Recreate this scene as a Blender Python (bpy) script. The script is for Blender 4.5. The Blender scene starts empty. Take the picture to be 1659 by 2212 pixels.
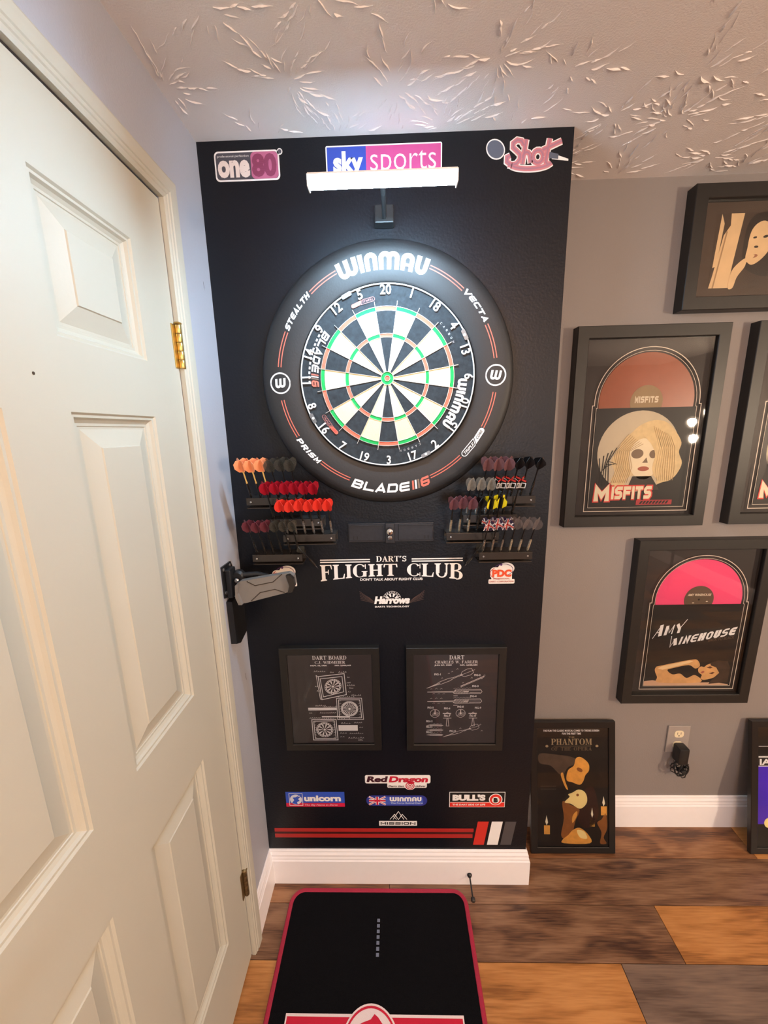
import bpy, math, random
from mathutils import Vector, Matrix, Euler
random.seed(7)
C = bpy.context.scene.collection
SC = bpy.context.scene
PI = math.pi
R = math.radians

# ------------------------------------------------------------------ camera
CAM = (0.4555, -1.0765, 1.5664)
FPX, PITCH, YAW, ROLL = 835.18, -0.2078, 0.0243, 0.0222
cp, sp, cy_, sy_, cr, sr = math.cos(PITCH), math.sin(PITCH), math.cos(YAW), math.sin(YAW), math.cos(ROLL), math.sin(ROLL)
MR = Matrix(((cy_, -sy_, 0), (sy_, cy_, 0), (0, 0, 1))) @ Matrix(((1, 0, 0), (0, cp, -sp), (0, sp, cp))) @ Matrix(((cr, 0, sr), (0, 1, 0), (-sr, 0, cr)))
cam = bpy.data.cameras.new('camera')
cam.sensor_fit = 'HORIZONTAL'; cam.sensor_width = 36.0
cam.lens = 36.0 * FPX / 1659.0
cam.clip_start = 0.02
camo = bpy.data.objects.new('camera', cam); C.objects.link(camo)
ax = MR.col[0]; ay = MR.col[1]; az = MR.col[2]
m3 = Matrix((ax, az, -ay)).transposed()
camo.matrix_world = Matrix.Translation(CAM) @ m3.to_4x4()
SC.camera = camo

# ------------------------------------------------------------------ world, exposure, lights
SC.view_settings.view_transform = 'Standard'
SC.view_settings.look = 'None'
SC.view_settings.gamma = 1.0
SC.view_settings.use_curve_mapping = False
SC.view_settings.exposure = 0.40
wd = bpy.data.worlds.new('world'); SC.world = wd; wd.use_nodes = True
wd.node_tree.nodes['Background'].inputs[0].default_value = (1.0, 0.62, 0.34, 1)
wd.node_tree.nodes['Background'].inputs[1].default_value = 0.05
LED_STRENGTH = 240.0
LED_COL = (0.50, 0.77, 1.0)
BULB_STRENGTH = 860.0
BULB_COL = (1.0, 0.78, 0.56)
# amber fill light added behind the camera to warm room and ceiling
la = bpy.data.lights.new('amber_fill_light', 'POINT'); la.shadow_soft_size = 0.09
la.energy = 31; la.color = (1.0, 0.52, 0.22)
lo = bpy.data.objects.new('amber_fill_light', la); C.objects.link(lo)
lo.location = (0.95, -2.0, 1.98)
# cool fill light added at the rear wall to lift the lower parts
lb = bpy.data.lights.new('cool_fill_light', 'AREA'); lb.shape = 'RECTANGLE'; lb.size = 0.96; lb.size_y = 0.86
lb.energy = 16; lb.color = (0.74, 0.86, 1.0)
lbo = bpy.data.objects.new('cool_fill_light', lb); C.objects.link(lbo)
lbo.location = (1.0, -3.37, 1.45); lbo.rotation_euler = (R(90), 0, 0)

# ------------------------------------------------------------------ constants of the room
W, H, HB, RC = 0.8937, 2.2499, 0.139, 0.2031
BX, BZ = 0.4462, 1.6969

def at(px, py, axis, val):
    d = MR @ Vector(((px - 829.5) / FPX, 1, -(py - 1106) / FPX))
    t = (val - CAM[axis]) / d[axis]
    return Vector(CAM) + d * t
def pw(px, py, y=0.0):
    p = at(px, py, 1, y); return (p.x, p.z)

# ------------------------------------------------------------------ helpers
def lin(c):
    c = c.lstrip('#'); v = [int(c[i:i + 2], 16) / 255 for i in (0, 2, 4)]
    return tuple((x / 12.92 if x <= .04045 else ((x + .055) / 1.055) ** 2.4) for x in v)
MATS = {}
def M(name, col, rough=.5, metal=0., spec=.5, var=.06, scale=40., bump=0., emit=0., ecol=None, coat=0., alpha=1., trans=0.):
    if name in MATS: return MATS[name]
    if isinstance(col, str): col = lin(col)
    m = bpy.data.materials.new(name); m.use_nodes = True
    nt = m.node_tree; b = nt.nodes['Principled BSDF']
    b.inputs['Roughness'].default_value = rough
    b.inputs['Metallic'].default_value = metal
    b.inputs['Specular IOR Level'].default_value = spec
    b.inputs['Coat Weight'].default_value = coat
    b.inputs['Transmission Weight'].default_value = trans
    b.inputs['Alpha'].default_value = alpha
    tc = nt.nodes.new('ShaderNodeTexCoord')
    nz = nt.nodes.new('ShaderNodeTexNoise'); nz.inputs['Scale'].default_value = scale; nz.inputs['Detail'].default_value = 4
    nt.links.new(tc.outputs['Object'], nz.inputs['Vector'])
    mx = nt.nodes.new('ShaderNodeMix'); mx.data_type = 'RGBA'
    mx.inputs[6].default_value = (*[max(0, c * (1 - var)) for c in col], 1)
    mx.inputs[7].default_value = (*[min(1, c * (1 + var)) for c in col], 1)
    nt.links.new(nz.outputs['Fac'], mx.inputs[0]); nt.links.new(mx.outputs[2], b.inputs['Base Color'])
    if bump:
        bp = nt.nodes.new('ShaderNodeBump'); bp.inputs['Strength'].default_value = bump; bp.inputs['Distance'].default_value = .002
        nt.links.new(nz.outputs['Fac'], bp.inputs['Height']); nt.links.new(bp.outputs[0], b.inputs['Normal'])
    if emit:
        b.inputs['Emission Color'].default_value = (*(ecol or col), 1); b.inputs['Emission Strength'].default_value = emit
    MATS[name] = m; return m
def glass_mat(name, tint=(1, 1, 1), f=1.5):
    if name in MATS: return MATS[name]
    m = bpy.data.materials.new(name); m.use_nodes = True; nt = m.node_tree
    for n in list(nt.nodes): nt.nodes.remove(n)
    o = nt.nodes.new('ShaderNodeOutputMaterial'); t = nt.nodes.new('ShaderNodeBsdfTransparent'); t.inputs[0].default_value = (*tint, 1)
    g = nt.nodes.new('ShaderNodeBsdfGlossy'); g.inputs['Roughness'].default_value = .02
    fr = nt.nodes.new('ShaderNodeFresnel'); fr.inputs[0].default_value = f
    x = nt.nodes.new('ShaderNodeMixShader'); nt.links.new(fr.outputs[0], x.inputs[0])
    nt.links.new(t.outputs[0], x.inputs[1]); nt.links.new(g.outputs[0], x.inputs[2]); nt.links.new(x.outputs[0], o.inputs[0])
    MATS[name] = m; return m

def origin(o):
    v = Vector((0, 0, 0))
    while o: v += o.location; o = o.parent
    return v
def mk(name, verts, faces, mat, parent=None, world=True, smooth=False):
    """one mesh object; verts are world coordinates (or local to the parent when world=False)"""
    me = bpy.data.meshes.new(name)
    verts = [Vector(v) for v in verts]
    if parent is None:
        lo_ = Vector((sum(v.x for v in verts) / len(verts), sum(v.y for v in verts) / len(verts), min(v.z for v in verts)))
        verts = [v - lo_ for v in verts]
    elif world:
        b = origin(parent); verts = [v - b for v in verts]
    me.from_pydata([tuple(v) for v in verts], [], faces); me.update()
    me.materials.append(mat)
    if smooth:
        me.polygons.foreach_set('use_smooth', [True] * len(me.polygons))
        try: me.set_sharp_from_angle(angle=R(38))
        except Exception: pass
    o = bpy.data.objects.new(name, me); C.objects.link(o)
    if parent is None: o.location = lo_
    else: o.parent = parent
    return o
def tag(o, label=None, cat=None, group=None, kind=None):
    if label: o['label'] = label
    if cat: o['category'] = cat
    if group: o['group'] = group
    if kind: o['kind'] = kind
    return o
def thing(name, loc, label, cat, group=None, rot=(0, 0, 0)):
    o = bpy.data.objects.new(name, None); C.objects.link(o); o.location = loc; o.rotation_euler = rot
    o.empty_display_size = .05
    return tag(o, label, cat, group)
class B:
    """mesh collector"""
    def __init__(s): s.v = []; s.f = []
    def add(s, v, f):
        n = len(s.v); s.v += [tuple(x) for x in v]; s.f += [tuple(i + n for i in q) for q in f]; return s
    def box(s, a, b, bev=0.):
        x0, y0, z0 = [min(a[i], b[i]) for i in range(3)]; x1, y1, z1 = [max(a[i], b[i]) for i in range(3)]
        if bev <= 0:
            v = [(x0, y0, z0), (x1, y0, z0), (x1, y1, z0), (x0, y1, z0), (x0, y0, z1), (x1, y0, z1), (x1, y1, z1), (x0, y1, z1)]
            return s.add(v, [(0, 3, 2, 1), (4, 5, 6, 7), (0, 1, 5, 4), (1, 2, 6, 5), (2, 3, 7, 6), (3, 0, 4, 7)])
        import bmesh
        bm = bmesh.new(); bmesh.ops.create_cube(bm, size=1)
        for q in bm.verts: q.co = Vector(((x0 + x1) / 2 + q.co.x * (x1 - x0), (y0 + y1) / 2 + q.co.y * (y1 - y0), (z0 + z1) / 2 + q.co.z * (z1 - z0)))
        bmesh.ops.bevel(bm, geom=bm.edges[:], offset=bev, segments=2, affect='EDGES', profile=.5)
        bm.verts.index_update()
        s.add([tuple(q.co) for q in bm.verts], [tuple(q.index for q in f.verts) for f in bm.faces]); bm.free(); return s
    def tube(s, pts, rad, n=8, cap=True):
        pts = [Vector(p) for p in pts]; rings = []
        rr = rad if isinstance(rad, (list, tuple)) else [rad] * len(pts)
        up = None
        for i, p in enumerate(pts):
            d = (pts[min(i + 1, len(pts) - 1)] - pts[max(i - 1, 0)]).normalized()
            if up is None: up = d.orthogonal().normalized()
            up = (up - d * up.dot(d)).normalized(); w = d.cross(up)
            rings.append([p + (up * math.cos(2 * PI * k / n) + w * math.sin(2 * PI * k / n)) * rr[i] for k in range(n)])
        v = [q for r_ in rings for q in r_]; f = []
        for i in range(len(pts) - 1):
            for k in range(n): f.append((i * n + k, i * n + (k + 1) % n, (i + 1) * n + (k + 1) % n, (i + 1) * n + k))
        if cap: f.append(tuple(range(n))[::-1]); f.append(tuple(range((len(pts) - 1) * n, len(pts) * n)))
        return s.add(v, f)
    def lathe(s, prof, c, d=(0, 0, 1), n=16):
        """prof: list of (radius, height) along direction d from c"""
        d = Vector(d).normalized(); u = d.orthogonal().normalized(); w = d.cross(u); c = Vector(c)
        v = [c + d * h + (u * math.cos(2 * PI * k / n) + w * math.sin(2 * PI * k / n)) * r_ for r_, h in prof for k in range(n)]
        f = []
        for i in range(len(prof) - 1):
            for k in range(n): f.append((i * n + k, i * n + (k + 1) % n, (i + 1) * n + (k + 1) % n, (i + 1) * n + k))
        f.append(tuple(range(n))[::-1]); f.append(tuple(range((len(prof) - 1) * n, len(prof) * n)))
        return s.add(v, f)
    def prism(s, poly, f3, l0, l1):
        """2-D polygon extruded between lifts l0 and l1 through map f3(u,v,l)"""
        n = len(poly); v = [f3(u, w_, l1) for u, w_ in poly] + [f3(u, w_, l0) for u, w_ in poly]
        f = [tuple(range(n)), tuple(range(2 * n - 1, n - 1, -1))] + [(i, n + i, n + (i + 1) % n, (i + 1) % n) for i in range(n)]
        return s.add(v, f)
    def mk(s, name, mat, parent=None, world=True, smooth=False): return mk(name, s.v, s.f, mat, parent, world, smooth)

# ---- 2-D drawing: every function returns a list of polygons
def rect(x0, y0, x1, y1): return [[(x0, y0), (x1, y0), (x1, y1), (x0, y1)]]
def ell(cx, cy, rx, ry=None, n=28, a0=0, a1=360, rot=0):
    ry = ry or rx; full = abs(a1 - a0) >= 360
    p = [(rx * math.cos(R(a0 + (a1 - a0) * i / n)), ry * math.sin(R(a0 + (a1 - a0) * i / n))) for i in range(n if full else n + 1)]
    c, s_ = math.cos(R(rot)), math.sin(R(rot))
    return [[(cx + x * c - y * s_, cy + x * s_ + y * c) for x, y in p]]
def rrect(x0, y0, x1, y1, r_, n=5):
    p = []
    for cx, cy, a in ((x1 - r_, y1 - r_, 0), (x0 + r_, y1 - r_, 90), (x0 + r_, y0 + r_, 180), (x1 - r_, y0 + r_, 270)):
        p += [(cx + r_ * math.cos(R(a + 90 * i / n)), cy + r_ * math.sin(R(a + 90 * i / n))) for i in range(n + 1)]
    return [p]
def sector(r0, r1, a0, a1, n=12, cx=0, cy=0):
    """ring sector, angles clockwise from the top in degrees"""
    o = []
    for i in range(n):
        q = []
        for r_, a in ((r0, i), (r1, i), (r1, i + 1), (r0, i + 1)):
            t = R(a0 + (a1 - a0) * a / n); q.append((cx + r_ * math.sin(t), cy + r_ * math.cos(t)))
        o.append(q)
    return o
def ring(cx, cy, r_, w, n=32, ry=None):
    ry = ry or r_; o = []
    for i in range(n):
        a, b = 2 * PI * i / n, 2 * PI * (i + 1) / n
        o.append([(cx + (r_ - w / 2) * math.cos(a), cy + (ry - w / 2) * math.sin(a)), (cx + (r_ + w / 2) * math.cos(a), cy + (ry + w / 2) * math.sin(a)),
                  (cx + (r_ + w / 2) * math.cos(b), cy + (ry + w / 2) * math.sin(b)), (cx + (r_ - w / 2) * math.cos(b), cy + (ry - w / 2) * math.sin(b))])
    return o
def stroke(pts, w, closed=False):
    n = len(pts); L_, R_ = [], []
    for i in range(n):
        p = Vector(pts[i])
        a = Vector(pts[i - 1]) if (i > 0 or closed) else None
        b = Vector(pts[(i + 1) % n]) if (i < n - 1 or closed) else None
        d1 = (p - a).normalized() if a is not None else None; d2 = (b - p).normalized() if b is not None else None
        if d1 is None: d1 = d2
        if d2 is None: d2 = d1
        n1 = Vector((-d1.y, d1.x)); n2 = Vector((-d2.y, d2.x)); m = n1 + n2
        m = n1 if m.length < .25 else m.normalized()
        k = w / 2 / max(.5, m.dot(n1)); L_.append(p + m * k); R_.append(p - m * k)
    o = []
    for i in range(n if closed else n - 1):
        j = (i + 1) % n; o.append([tuple(L_[i]), tuple(R_[i]), tuple(R_[j]), tuple(L_[j])])
    return o
def arcp(cx, cy, rx, ry, a0, a1, n=12): return [(cx + rx * math.cos(R(a0 + (a1 - a0) * i / n)), cy + ry * math.sin(R(a0 + (a1 - a0) * i / n))) for i in range(n + 1)]
def varc(cx, cy, rx, ry, a0, a1, thick, thin, n=20):
    """curved stem: outer ellipse rx, ry; thickness grows to the sides"""
    o = []; q = []
    for i in range(n + 1):
        a = R(a0 + (a1 - a0) * i / n); t = thin + (thick - thin) * abs(math.cos(a)) ** 1.4
        q.append(((cx + rx * math.cos(a), cy + ry * math.sin(a)), (cx + (rx - t) * math.cos(a), cy + (ry - max(thin, t * .55)) * math.sin(a))))
    for i in range(n): o.append([q[i][0], q[i][1], q[i + 1][1], q[i + 1][0]])
    return o
def xf(polys, dx=0, dy=0, sx=1, sy=None, shear=0, rot=0):
    sy = sx if sy is None else sy; c, s_ = math.cos(R(rot)), math.sin(R(rot)); o = []
    for p in polys:
        q = []
        for x, y in p:
            x, y = (x + shear * y) * sx, y * sy
            q.append((dx + x * c - y * s_, dy + x * s_ + y * c))
        o.append(q)
    return o
def smooth(polys, n=4):
    o = []
    for p in polys:
        q = []; m = len(p)
        for i in range(m):
            a, b_, c, d = p[i - 1], p[i], p[(i + 1) % m], p[(i + 2) % m]
            for k in range(n):
                t = k / n
                q.append(tuple(.5 * (2 * b_[j] + (c[j] - a[j]) * t + (2 * a[j] - 5 * b_[j] + 4 * c[j] - d[j]) * t * t + (3 * b_[j] - a[j] - 3 * c[j] + d[j]) * t ** 3) for j in (0, 1)))
        o.append(q)
    return o
def warp(polys, fn): return [[fn(x, y) for x, y in p] for p in polys]
def bounds(polys):
    xs = [p[0] for q in polys for p in q]; ys = [p[1] for q in polys for p in q]; return min(xs), min(ys), max(xs), max(ys)
def fit(polys, x0, y0, x1, y1):
    a, b, c, d = bounds(polys); sx, sy = (x1 - x0) / (c - a), (y1 - y0) / (d - b)
    return [[(x0 + (x - a) * sx, y0 + (y - b) * sy) for x, y in p] for p in polys]
_tc = {}
def btext(s, off=0., shear=0., sp=1.):
    """plain bold-able sans lettering, cap height 1, starting at 0"""
    k = (s, off, shear, sp)
    if k in _tc: return _tc[k]
    cu = bpy.data.curves.new('t', 'FONT'); cu.body = s; cu.size = 1; cu.offset = off; cu.shear = shear; cu.space_character = sp
    cu.resolution_u = 3; cu.dimensions = '2D'; cu.fill_mode = 'FRONT'
    ob = bpy.data.objects.new('t', cu); C.objects.link(ob)
    dg = bpy.context.evaluated_depsgraph_get(); me = bpy.data.meshes.new_from_object(ob.evaluated_get(dg))
    pol = [[(me.vertices[i].co.x / .73, me.vertices[i].co.y / .73) for i in p.vertices] for p in me.polygons]
    C.objects.unlink(ob); bpy.data.objects.remove(ob); bpy.data.meshes.remove(me)
    _tc[k] = pol; return pol
def ctext(s, cx, y0, h, width=None, off=0., shear=0., sp=1.):
    """centred at cx, base line y0"""
    p = btext(s, off, shear, sp); a, b, c, d = bounds(p)
    sx = h if width is None else width / (c - a)
    return xf(p, cx - (a + c) / 2 * sx, y0, sx, h)

# square techno alphabet
def tglyph(ch, w=.22, Wd=1.0):
    h = w / 2; L, Rr, Bt, T, Mi, k = h, Wd - h, h, 1 - h, .5, .13
    g = {
     'A': [[(L - .02, 0), (Wd / 2, T + .03), (Rr + .02, 0)], [(Wd * .28, .26), (Wd * .72, .26)]],
     'B': [[(L, Bt), (L, T), (Rr - k, T), (Rr, T - k), (Rr - .06, Mi), (Rr, Bt + k), (Rr - k, Bt), (0, Bt)], [(L, Mi), (Rr - .06, Mi)]],
     'C': [[(Wd, T), (L + k, T), (L, T - k), (L, Bt + k), (L + k, Bt), (Wd, Bt)]],
     'D': [[(L, Bt), (L, T), (Rr - k, T), (Rr, T - k), (Rr, Bt + k), (Rr - k, Bt), (0, Bt)]],
     'E': [[(Wd, T), (L + k, T), (L, T - k), (L, Bt + k), (L + k, Bt), (Wd, Bt)], [(L, Mi), (Wd - .03, Mi)]],
     'H': [[(L, 0), (L, 1)], [(Rr, 0), (Rr, 1)], [(L, Mi), (Rr, Mi)]],
     'I': [[(h, 0), (h, 1)]],
     'L': [[(L, 1), (L, Bt), (Wd, Bt)]],
     'M': [[(L, 0), (L, T), (Wd / 2, .35), (Rr, T), (Rr, 0)]],
     'N': [[(L, 0), (L, T), (Rr, Bt), (Rr, 1)]],
     'O': [[(L, Bt + k), (L, T - k), (L + k, T), (Rr - k, T), (Rr, T - k), (Rr, Bt + k), (Rr - k, Bt), (L + k, Bt), (L, Bt + k)]],
     'P': [[(L, 0), (L, T), (Rr - k, T), (Rr, T - k), (Rr, .45 + k), (Rr - k, .42), (L, .42)]],
     'R': [[(L, 0), (L, T), (Rr - k, T), (Rr, T - k), (Rr, .48 + k), (Rr - k, .45), (L, .45)], [(Wd * .45, .45), (Rr, 0)]],
     'S': [[(Wd, T), (L + k, T), (L, T - k), (L, Mi + k * .6), (L + k * .6, Mi), (Rr - k * .6, Mi), (Rr, Mi - k * .6), (Rr, Bt + k), (Rr - k, Bt), (0, Bt)]],
     'T': [[(0, T), (Wd, T)], [(Wd / 2, 0), (Wd / 2, T)]],
     'V': [[(0, 1), (Wd / 2, .06), (Wd, 1)]],
     'F': [[(Wd, T), (L, T), (L, 0)], [(L, Mi), (Wd - .08, Mi)]],
     'U': [[(L, 1), (L, Bt + k), (L + k, Bt), (Rr - k, Bt), (Rr, Bt + k), (Rr, 1)]],
     'W': [[(0, 1), (Wd * .25, .08), (Wd * .5, .8), (Wd * .75, .08), (Wd, 1)]],
     'Y': [[(L, 1), (Wd / 2, .42), (Rr, 1)], [(Wd / 2, 0), (Wd / 2, .45)]],
     '6': [[(Wd, T), (L + k, T), (L, T - k), (L, Bt + k), (L + k, Bt), (Rr - k, Bt), (Rr, Bt + k), (Rr, Mi), (L, Mi)]],
     '/': [[(h, 0), (h, 1)]],
    }[ch]
    o = []
    for s_ in g: o += stroke(s_, w)
    return o, (w if ch in 'I/' else Wd)
def ttext(s, w=.22, wd=1.0, gap=.14, shear=0.):
    x = 0; o = []
    for ch in s:
        if ch == ' ': x += wd * .5; continue
        g, a = tglyph(ch, w, wd); o += xf(g, x, 0, 1); x += a + gap
    return xf(o, shear=shear)
# heavy rounded lettering of the surround's top
def rtext(s, w=.27):
    x = 0; o = []; h = w / 2
    def U(x, wd, flip, foot=False):
        r_ = (wd - w) / 2; cx = x + wd / 2; ry = min(r_ * 1.0, .4)
        pts = [(x + h, 1)] + arcp(cx, h + ry, r_, ry, 180, 360, 10) + [(x + wd - h, 1)]
        if flip: pts = [(a, 1 - b) for a, b in pts]
        return stroke(pts, w)
    for ch in s:
        if ch == 'W': o += U(x, .74, False) + U(x + .74 - w, .74, False); x += 1.48 - w
        elif ch == 'I': o += rect(x, 0, x + w, 1); x += w
        elif ch == 'N': o += U(x, .74, True); x += .74
        elif ch == 'M': o += U(x, .74, True) + U(x + .74 - w, .74, True); x += 1.48 - w
        elif ch == 'A': o += U(x, .78, True) + rect(x + h, .26, x + .78 - h, .42); x += .78
        elif ch == 'U': o += U(x, .74, False); x += .74
        x += .09
    return o
# serif alphabet with thick stems
def sglyph(ch):
    S = .21; t = .07; o = []
    def stem(x, y0=0., y1=1., s0=True, s1=True, s=S, o2=.08):
        r_ = rect(x, y0, x + s, y1)
        if s0: r_ += rect(x - o2, y0, x + s + o2, y0 + t) + [[(x - o2 * .5, y0 + t), (x + s + o2 * .5, y0 + t), (x + s, y0 + t * 1.7), (x, y0 + t * 1.7)]]
        if s1: r_ += rect(x - o2, y1 - t, x + s + o2, y1) + [[(x, y1 - t * 1.7), (x + s, y1 - t * 1.7), (x + s + o2 * .5, y1 - t), (x - o2 * .5, y1 - t)]]
        return r_
    a = .08
    if ch == 'F': o = stem(a) + rect(a, 1 - t, .66, 1) + [[(.58, 1), (.67, 1), (.70, .70), (.66, .70)]] + rect(a, .50, .50, .50 + t) + rect(.46, .38, .50, .68); w = .70
    elif ch == 'E': o = stem(a) + rect(a, 1 - t, .66, 1) + [[(.58, 1), (.67, 1), (.70, .70), (.66, .70)]] + rect(a, .48, .50, .48 + t) + rect(.46, .36, .50, .66) + rect(a, 0, .68, t) + [[(.60, 0), (.70, 0), (.73, .30), (.69, .30)]]; w = .73
    elif ch == 'L': o = stem(a) + rect(a, 0, .66, t) + [[(.56, 0), (.68, 0), (.71, .34), (.67, .34)]]; w = .71
    elif ch == 'I': o = stem(a); w = .37
    elif ch == 'J': o = stem(a + .1, .2, 1, False) + stroke(arcp(.12, .22, .16, .18, 0, -150, 8), .1); w = .47
    elif ch == 'H': o = stem(a) + stem(.56) + rect(a, .47, .6, .47 + t); w = .85
    elif ch == 'N': o = stem(a, s=.08, o2=.08) + stem(.68, s=.08, o2=.08) + [[(a - .04, 1), (.26, 1), (.76, 0), (.60, 0)]]; w = .84
    elif ch == 'M': o = stem(a, s=.08) + stem(.74, s=S) + [[(a, 1), (.30, 1), (.54, .05), (.46, .05)], [(.78, 1), (.74, 1), (.46, .05), (.52, .05)]]; w = 1.03
    elif ch == 'T': o = stem(.30, 0, 1, True, False) + rect(.02, 1 - t, .80, 1) + [[(.02, 1), (.11, 1), (.06, .72), (0, .72)], [(.80, 1), (.70, 1), (.76, .72), (.82, .72)]]; w = .82
    elif ch == 'U': o = stem(a, .3, 1, False) + stem(.66, .3, 1, False, s=.09) + varc(.415, .36, .335, .37, 180, 360, .15, .08); w = .83
    elif ch == 'C': o = varc(.44, .5, .42, .52, 40, 320, .23, .055, 26) + rect(.76, .62, .81, 1) + rect(.76, .0, .80, .3); w = .84
    elif ch == 'G': o = varc(.44, .5, .42, .52, 42, 318, .23, .055, 26) + rect(.74, .64, .79, 1) + rect(.62, .02, .82, .42) + rect(.54, .40, .88, .40 + t); w = .90
    elif ch == 'O': o = varc(.46, .5, .44, .52, 0, 360, .23, .06, 32); w = .92
    elif ch == 'D': o = stem(a, s=S) + varc(.36, .5, .48, .5, -90, 90, .22, .07); o += rect(a, 0, .38, t) + rect(a, 1 - t, .38, 1); w = .86
    elif ch == 'B': o = stem(a) + varc(.40, .25, .38, .29, -90, 90, .21, .07) + varc(.36, .76, .34, .245, -90, 90, .19, .06) + rect(a, 0, .42, t) + rect(a, 1 - t, .38, 1) + rect(a, .48, .42, .48 + t); w = .80
    elif ch == 'P': o = stem(a) + varc(.38, .72, .36, .28, -90, 90, .2, .07) + rect(a, 1 - t, .40, 1) + rect(a, .44, .40, .44 + t); w = .76
    elif ch == 'R': o = stem(a) + varc(.38, .74, .34, .26, -90, 90, .2, .07) + rect(a, 1 - t, .40, 1) + rect(a, .48, .40, .48 + t) + [[(.34, .5), (.54, .5), (.84, 0), (.60, 0)]] + rect(.6, 0, .88, t); w = .86
    elif ch == 'A': o = [[(.08, 0), (.16, 0), (.44, .86), (.40, 1)], [(.56, 0), (.80, 0), (.48, 1), (.38, 1), (.36, .86)]] + rect(.0, 0, .26, t) + rect(.48, 0, .88, t) + rect(.2, .30, .62, .30 + t); w = .88
    elif ch == 'S': o = stroke([(.62, .80)] + arcp(.36, .74, .22, .20, 20, 260, 12) + arcp(.36, .27, .25, .22, 80, -160, 12), .14) + rect(.60, .70, .65, 1) + rect(.06, 0, .11, .3); w = .70
    elif ch == 'W': o = [[(.04, 1), (.26, 1), (.46, 0), (.36, 0)], [(.46, 0), (.36, 0), (.56, .9), (.62, .9)], [(.50, 1), (.70, 1), (.88, 0), (.78, 0)], [(.88, 0), (.80, 0), (1.06, 1), (1.12, 1)]] + rect(0, 1 - t, .34, 1) + rect(.98, 1 - t, 1.2, 1); w = 1.2
    elif ch == "'": o = [[(.05, 1), (.25, 1), (.25, .88), (.12, .68), (.05, .68), (.12, .84), (.05, .86)]]; w = .28
    elif ch == '.': o = rect(.05, 0, .22, .17); w = .26
    else: return [], .45
    return o, w
def stext(s, gap=.05):
    x = 0; o = []
    for ch in s:
        g, w = sglyph(ch); o += xf(g, x, 0, 1); x += w + gap
    return o

# maps from drawing plane to the world
def wallmap(y=0.):
    return lambda u, v, l: (u, y - l, v)
def arcmap(r0, a0, out=True, y=0.):
    a0 = R(a0)
    def f(u, v, l):
        a = a0 + u / r0 if out else a0 - u / r0
        r_ = r0 + v if out else r0 - v
        return (BX + r_ * math.sin(a), y - l, BZ + r_ * math.cos(a))
    return f
def boardmap(y): return lambda u, v, l: (BX + u, y - l, BZ + v)
def flat(name, polys, mat, f3, lift, parent, th=0., world=True, label=None):
    b = B()
    for i, p in enumerate(polys):
        if th: b.prism(p, f3, lift, lift + th)
        else: b.add([f3(u, v, lift + (i % 9) * 2.5e-5) for u, v in p], [tuple(range(len(p)))])
    o = b.mk(name, mat, parent, world)
    if label: o['label'] = label
    return o
def centre(polys):
    a, b, c, d = bounds(polys); return xf(polys, -(a + c) / 2, 0, 1)

# ------------------------------------------------------------------ materials
def plaster(name, col, rough, s1, st):
    m = M(name, col, rough, var=.03, scale=6); nt = m.node_tree; b = nt.nodes['Principled BSDF']
    tc = [n for n in nt.nodes if n.type == 'TEX_COORD'][0]
    n2 = nt.nodes.new('ShaderNodeTexNoise'); n2.inputs['Scale'].default_value = s1; n2.inputs['Detail'].default_value = 5
    nt.links.new(tc.outputs['Object'], n2.inputs['Vector'])
    bp = nt.nodes.new('ShaderNodeBump'); bp.inputs['Strength'].default_value = st; bp.inputs['Distance'].default_value = .002
    nt.links.new(n2.outputs['Fac'], bp.inputs['Height']); nt.links.new(bp.outputs[0], b.inputs['Normal'])
    return m
m_wall = plaster('greige_wall_paint', (.25, .225, .215), .6, 220, .25)
m_wall2 = plaster('led_tinted_wall_paint', (.44, .465, .535), .6, 220, .25)  # same greige wall, with the LED's cool light put into its colour
m_black = plaster('black_satin_wall_paint', (.0034, .0046, .0085), .40, 160, .3)  # blue tint stands in for the light bar's glare on the black
m_black.node_tree.nodes['Principled BSDF'].inputs['Specular IOR Level'].default_value = .36
m_ceil = plaster('ceiling_plaster', (.88, .825, .79), .8, 300, .35)
m_trim = M('white_trim_paint', (.94, .92, .94), .35, var=.02)
m_door = plaster('door_paint', (.54, .53, .45), .55, 90, .12)
m_brass = M('brass', (.58, .42, .15), .33, metal=1., var=.2, scale=80)
m_oldbrass = M('tarnished_brass', (.24, .16, .07), .45, metal=.8, var=.4, scale=90)
m_white = M('white_print', (.88, .88, .88), .5, var=.01)
m_cream = M('cream_sisal', (.84, .74, .42), .85, var=.08, scale=300, bump=.3)
m_blk = M('black_sisal', (.020, .026, .032), .75, var=.9, scale=90, bump=.4)
m_red = M('red_sisal', (.78, .17, .10), .8, var=.08, scale=300, bump=.3)
m_green = M('green_sisal', (.01, .42, .09), .8, var=.08, scale=300, bump=.3)
m_foam = M('black_surround_foam', (.011, .0115, .013), .52, spec=.6, var=.1, scale=200, bump=.15)
m_redp = M('red_print', (.70, .05, .04), .5, var=.03)
m_wire = M('white_coated_wire', (.85, .85, .84), .35, var=.02)
m_steel = M('steel', (.62, .62, .63), .28, metal=1., var=.1)
m_frame = M('black_frame_wood', (.012, .011, .010), .42, var=.3, scale=60)
m_matb = M('dark_mount_board', (.030, .024, .022), .6, var=.1)
m_glass = glass_mat('picture_glass')
m_blackpl = M('black_plastic', (.012, .012, .013), .4, var=.1)
m_pblk = M('black_print', (.008, .008, .009), .5, var=.05)
m_gun = M('gunmetal', (.05, .05, .055), .38, metal=.7, var=.2, scale=120)

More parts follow.
